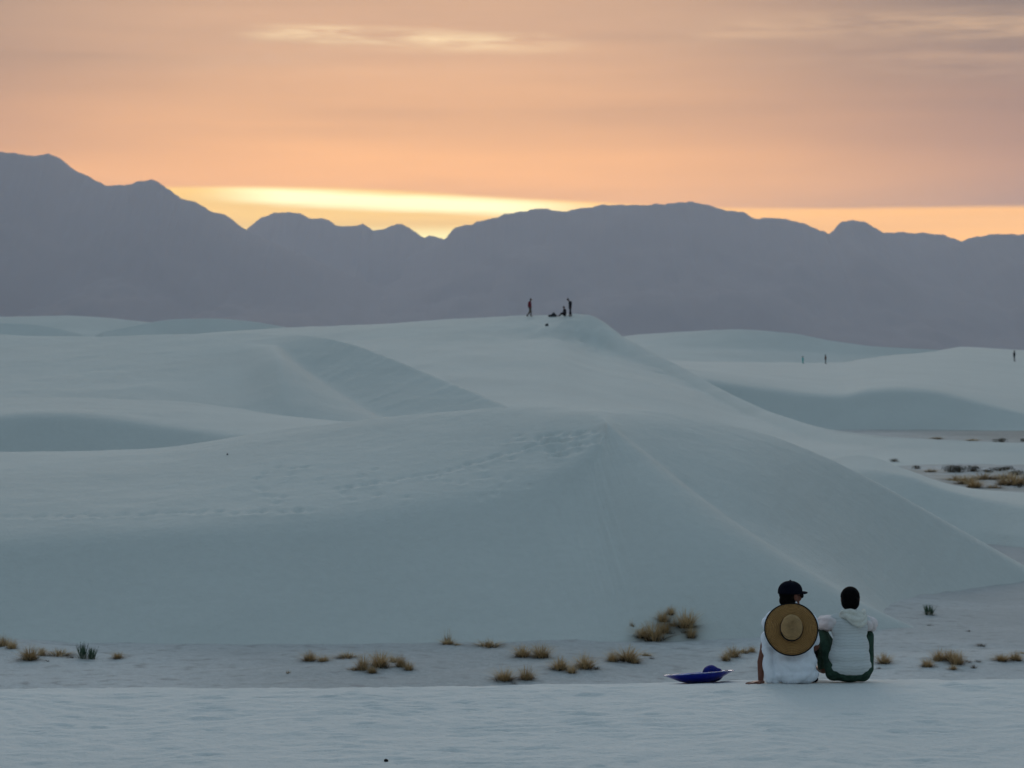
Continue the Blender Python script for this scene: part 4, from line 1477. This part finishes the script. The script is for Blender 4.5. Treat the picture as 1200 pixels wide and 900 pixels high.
def shrub_meshes(seed):
    r = random.Random(seed)
    vs, fs = [], []
    cl = [(r.uniform(-.36, .36), r.uniform(-.3, .3), r.uniform(.10, .55), r.uniform(.16, .30)) for _ in range(10)]
    cl = [(x, y, z * (1.15 - 1.4 * abs(x)), q) for x, y, z, q in cl]
    for _ in range(420):
        c = r.choice(cl)
        d = Vector((r.gauss(0, 1), r.gauss(0, 1), r.gauss(0, 1))).normalized() * c[3] * r.random() ** .4
        p = Vector((c[0], c[1], c[2])) + d
        p.z = max(p.z, .03)
        a = Vector((r.gauss(0, 1), r.gauss(0, 1), r.gauss(0, 1))).normalized()
        b = a.orthogonal().normalized()
        s = r.uniform(.025, .055)
        k = len(vs)
        vs += [tuple(p - a * s), tuple(p + b * s * .5), tuple(p + a * s), tuple(p - b * s * .5)]
        fs.append((k, k + 1, k + 2, k + 3))
    me = bpy.data.meshes.new('shrub'); me.from_pydata(vs, [], fs); me.update()
    st = blade_mesh('stem', 26, .9, .5, .85, .035, seed + 1, .1, .3)
    return me, st


shrubs = [shrub_meshes(400 + 7 * k) for k in range(4)]
PC = {}


def plant(kind, px, py, w, h, label, group):
    p, mpp = drop(px, py)
    n = PC[kind] = PC.get(kind, -1) + 1
    ext = 1.05
    if kind == 'tuft':
        main, ch = tufts[n % 6]; mm, cm, nm, cn, cat = M_gold, M_base, 'grass_tuft', 'dead_base', 'grass tuft'
    elif kind == 'low':
        main, ch = low_tufts[n % 3]; mm, cm, nm, cn, cat = M_gold, M_base, 'grass_tuft', 'dead_base', 'grass tuft'; ext = 1.3
    elif kind == 'sparse':
        main, ch = sparse[n % 2]; mm, cm, nm, cn, cat = M_gold, M_base, 'grass_tuft', 'dead_base', 'grass tuft'; ext = 1.2
    elif kind == 'dark':
        main, ch = low_tufts[n % 3][1], None; mm, nm, cat = M_base, 'dead_clump', 'dead plant'; ext = 1.15
    elif kind == 'yucca':
        main, ch = yuccas[n % 2]; mm, cm, nm, cn, cat = M_yucca, M_ydry, 'yucca_plant', 'dry_leaf', 'yucca'; ext = 1.2
    else:
        main, ch = shrubs[n % 4]; mm, cm, nm, cn, cat = M_shrub, M_base, 'shrub', 'stem', 'shrub'; ext = 1.0
    o = link(nm, main, mm)
    o.location = (p.x, p.y, p.z - 0.01)
    W, Hh = w * mpp / ext * 1.38, h * mpp * 1.32
    if kind == 'yucca':
        W *= 1.3
    if group == GS:
        W *= 1.35; Hh *= 1.12
    if kind == 'dark':
        Hh *= 1.7
    o.scale = (W, W, Hh)
    o.rotation_euler = (0, 0, random.uniform(0, 6.28))
    tag(o, label, cat, group)
    if ch is not None:
        c = link(cn, ch, cm, o)
        c.rotation_euler = (0, 0, random.uniform(0, 6.28))
    if kind == 'tuft' and h > 11:
        c = link('seed_stalk', stalks[n % 4], M_gold, o)
        c.scale = (.9, .9, .85)


GV = 'dry grass on the flat below the big dune'
GS = 'scrub on the far flat at the right'
PLANTS = [
    ('tuft', 4, 757, 13, 13, 'golden grass tuft cut by the left edge of the view'),
    ('tuft', 14, 760, 11, 12, 'short golden tuft just right of the one at the left edge'),
    ('tuft', 35, 773, 19, 17, 'plump golden grass tuft near the left edge, fullest of that cluster'),
    ('tuft', 49, 768, 8, 11, 'thin golden tuft tucked right beside the plump left one'),
    ('low', 69, 768, 22, 10, 'low spreading golden tuft just left of the grey green yucca'),
    ('dark', 55, 775, 5, 3, 'tiny dark dead clump in front of the plump left tuft'),
    ('dark', 83, 771, 9, 4, 'dark dead clump between the low tuft and the left yucca'),
    ('yucca', 97, 772, 13, 17, 'grey green yucca with stiff upright leaves at far left'),
    ('yucca', 107, 772.5, 11, 14, 'smaller grey green yucca leaning right against the left yucca'),
    ('tuft', 138, 771.5, 11, 9, 'lone small golden tuft right of the grey green yuccas'),
    ('sparse', 338, 789, 8, 7, 'wispy pale grass sprig alone on the open flat, centre left'),
    ('tuft', 363, 774, 15, 12, 'dark-footed golden tuft, leftmost of the middle row'),
    ('tuft', 379, 775, 12, 8, 'small golden tuft touching the leftmost one of the middle row'),
    ('low', 406, 770.5, 19, 9, 'flat brownish tuft on a pale sand mound behind the widest cluster'),
    ('tuft', 425, 785, 13, 19, 'upright golden tuft at the left of the widest grass cluster'),
    ('low', 416, 785, 10, 6, 'short dark sprawl at the left foot of the widest grass cluster'),
    ('tuft', 436, 788.5, 10, 10, 'small front tuft in the middle of the widest grass cluster'),
    ('tuft', 445, 781, 20, 19, 'tallest bushy tuft in the centre of the widest grass cluster'),
    ('dark', 452, 783, 9, 5, 'dark dead clump under the tallest tuft of the widest cluster'),
    ('tuft', 461, 776, 9, 9, 'small pale tuft at the back right of the widest cluster'),
    ('tuft', 470, 781, 12, 15, 'slanting tuft at the right of the widest grass cluster'),
    ('tuft', 479, 785, 10, 11, 'outermost right tuft of the widest grass cluster'),
    ('tuft', 525, 755, 13, 8, 'small brown tuft right at the foot of the slip face'),
    ('low', 535, 756, 8, 4, 'low brown fringe beside the tuft at the slip face foot'),
    ('sparse', 524, 751, 12, 17, 'wispy tall stalks on the slip face above a small brown tuft'),
    ('low', 573, 757.5, 23, 10, 'spiky wide tuft alone at the dune foot, left of centre'),
    ('tuft', 613, 769.5, 17, 15, 'left golden tuft of a close pair below the slip face'),
    ('tuft', 634, 770.5, 20, 17, 'right, fuller golden tuft of a close pair below the slip face'),
    ('tuft', 591, 797, 19, 15, 'dark-based tuft nearest the sand crest, left of a smaller one'),
    ('tuft', 617, 796, 16, 16, 'golden tuft nearest the sand crest, right of the dark-based one'),
    ('dark', 603, 801.5, 5, 4, 'tiny dark sprig at the sand crest between two tufts'),
    ('tuft', 656, 784.5, 19, 15, 'left tuft of an arching trio in the middle of the flat'),
    ('tuft', 670, 788.5, 10, 11, 'small front tuft of the arching trio in the middle'),
    ('tuft', 685, 783, 19, 18, 'tallest right tuft of the arching trio in the middle'),
    ('dark', 699, 784, 8, 5, 'dead brown stems right of the arching trio'),
    ('tuft', 718, 775, 12, 13, 'left end tuft of the clump left of the blue sled'),
    ('tuft', 735, 774, 22, 17, 'broad middle tuft of the clump left of the blue sled'),
    ('tuft', 744, 777, 10, 10, 'front right tuft of the clump left of the blue sled'),
    ('low', 757, 768.5, 12, 6, 'thin trailing tuft right of the clump left of the sled'),
    ('dark', 764, 772, 5, 4, 'dark dead sprig at the right end of the trailing tuft'),
    ('sparse', 741, 734, 8, 11, 'faint dry sprig on the slip face, upper left of the dune bushes'),
    ('tuft', 753, 747, 14, 13, 'dark bushy tuft at the lower left of the dune foot bushes'),
    ('tuft', 766, 750, 26, 23, 'largest dark golden bush at the foot of the big dune'),
    ('tuft', 779, 741, 11, 14, 'brown tuft between the largest dune bush and the hanging ones'),
    ('tuft', 777, 728, 14, 13, 'tuft on the sand ridge above the largest dune bush'),
    ('tuft', 786, 720, 8, 11, 'highest small tuft on the slope above the dune bushes'),
    ('low', 791, 733, 18, 10, 'low tuft trailing between the upper tufts on the dune foot'),
    ('tuft', 805, 735, 21, 22, 'large feathery golden tuft at the right of the dune bushes'),
    ('tuft', 810, 747, 12, 15, 'drooping tuft at the lower right end of the dune bushes'),
    ('dark', 802, 741, 8, 6, 'dark dead stems under the large feathery dune tuft'),
    ('dark', 786, 742, 9, 4, 'dark dead stems in the gap between the dune bushes'),
    ('tuft', 851, 774, 10, 12, 'left tuft of the arc just left of the white shirt'),
    ('tuft', 860, 769.5, 13, 13, 'middle golden tuft of the arc just left of the white shirt'),
    ('low', 871, 765, 13, 8, 'thin greenish tuft in the arc left of the white shirt'),
    ('tuft', 881, 764, 8, 8, 'right end sprig of the arc left of the white shirt'),
    ('tuft', 1036, 777, 14, 13, 'blurry orange tuft just right of the green trousers'),
    ('dark', 1030, 783.5, 4, 4, 'tiny dark sprig at the sand crest by the green trousers'),
    ('yucca', 1089, 720.5, 15, 11, 'small green yucca alone on the grey flat at the right'),
    ('dark', 1090, 733, 6, 3, 'tiny brown sprig below the lone green yucca'),
    ('dark', 1135, 740, 5, 3, 'tiny dark sprig on the open grey flat at right'),
    ('dark', 1150, 757, 9, 5, 'dark dead clump above the right-hand tuft row'),
    ('tuft', 1087, 781, 13, 11, 'left end tuft of the right-hand tuft row'),
    ('tuft', 1100, 774, 14, 14, 'second tuft from the left in the right-hand row'),
    ('tuft', 1113, 773.5, 16, 13, 'middle tuft of the right-hand row, behind the others'),
    ('tuft', 1121, 778, 15, 16, 'tallest tuft at the right of the right-hand row'),
    ('tuft', 1117, 784.5, 8, 7, 'small dark-footed tuft in front of the right-hand row'),
    ('dark', 1134, 776, 9, 4, 'low dead stems trailing right of the right-hand row'),
    ('dark', 1146, 775.5, 7, 4, 'separate dark dead clump past the right-hand tuft row'),
    ('dark', 1141, 783, 6, 7, 'upright dead sprig below the trailing dead stems'),
    ('tuft', 1174, 774, 16, 9, 'left tuft of the pair at the right edge of the flat'),
    ('tuft', 1190, 773.5, 14, 11, 'right tuft of the pair at the right edge of the flat'),
    ('low', 1199, 766, 10, 4, 'thin twiggy sprig at the very right edge of the flat'),
    ('shrub', 1114, 553.5, 12, 9, 'dark green shrub, leftmost of the back row on the far flat', 1),
    ('shrub', 1123, 553.5, 12, 9, 'second dark shrub, tallest of the back row on the far flat', 1),
    ('shrub', 1139, 552.5, 15, 7, 'dark shrub at the right of the back row on the far flat', 1),
    ('shrub', 1157, 553.5, 9, 4, 'small dark shrub alone between the two back rows', 1),
    ('shrub', 1171, 552, 12, 5, 'low dark shrub starting the right back row on the far flat', 1),
    ('shrub', 1182, 550.5, 9, 5, 'low dark shrub ending the right back row on the far flat', 1),
    ('low', 1091, 553, 10, 5, 'faint thin tuft at the left end of the far flat', 1),
    ('low', 1121, 563, 16, 7, 'orange grass at the upper left of the far grass bank', 1),
    ('tuft', 1132, 567, 16, 9, 'orange grass in the middle of the far grass bank', 1),
    ('tuft', 1142, 571.5, 14, 10, 'dark orange tuft at the lower end of the far grass bank', 1),
    ('low', 1153, 561.5, 20, 9, 'golden tuft above the far grass bank', 1),
    ('low', 1165, 572, 12, 5, 'faint grass sprig right of the far grass bank', 1),
    ('low', 1178, 561.5, 18, 9, 'orange tuft at the left of the far right grass patch', 1),
    ('tuft', 1187, 568.5, 18, 13, 'dark full tuft in the middle of the far right grass patch', 1),
    ('shrub', 1192, 557, 12, 6, 'dark bush at the back of the far right grass patch', 1),
    ('tuft', 1175, 568, 10, 8, 'sparse tuft at the lower left of the far right patch', 1),
    ('shrub', 1199, 568, 8, 10, 'dark bush cut by the right edge on the far flat', 1),
    ('shrub', 1194, 571.5, 6, 5, 'tiny dark bush under the full tuft at far right', 1),
    ('shrub', 1048, 541, 7, 4, 'tiny dark bush on the crest behind the big dune', 1),
    ('shrub', 1074, 549.5, 7, 4, 'tiny dark bush on the sand strip crest, left of the scrub', 1),
    ('shrub', 1174, 518.2, 12, 5, 'dark bush on the farthest grey flat, near the right edge', 1),
    ('shrub', 1199, 517.6, 4, 4, 'dark bush on the farthest grey flat, cut by the edge', 1),
    ('low', 1098, 514.2, 9, 3, 'brownish low bush on the left of the farthest grey flat', 1),
    ('low', 1140, 516.4, 9, 3, 'brownish low bush in the middle of the farthest grey flat', 1),
]
for e in PLANTS:
    plant(e[0], e[1], e[2], e[3], e[4], e[5], GS if len(e) > 6 else GV)
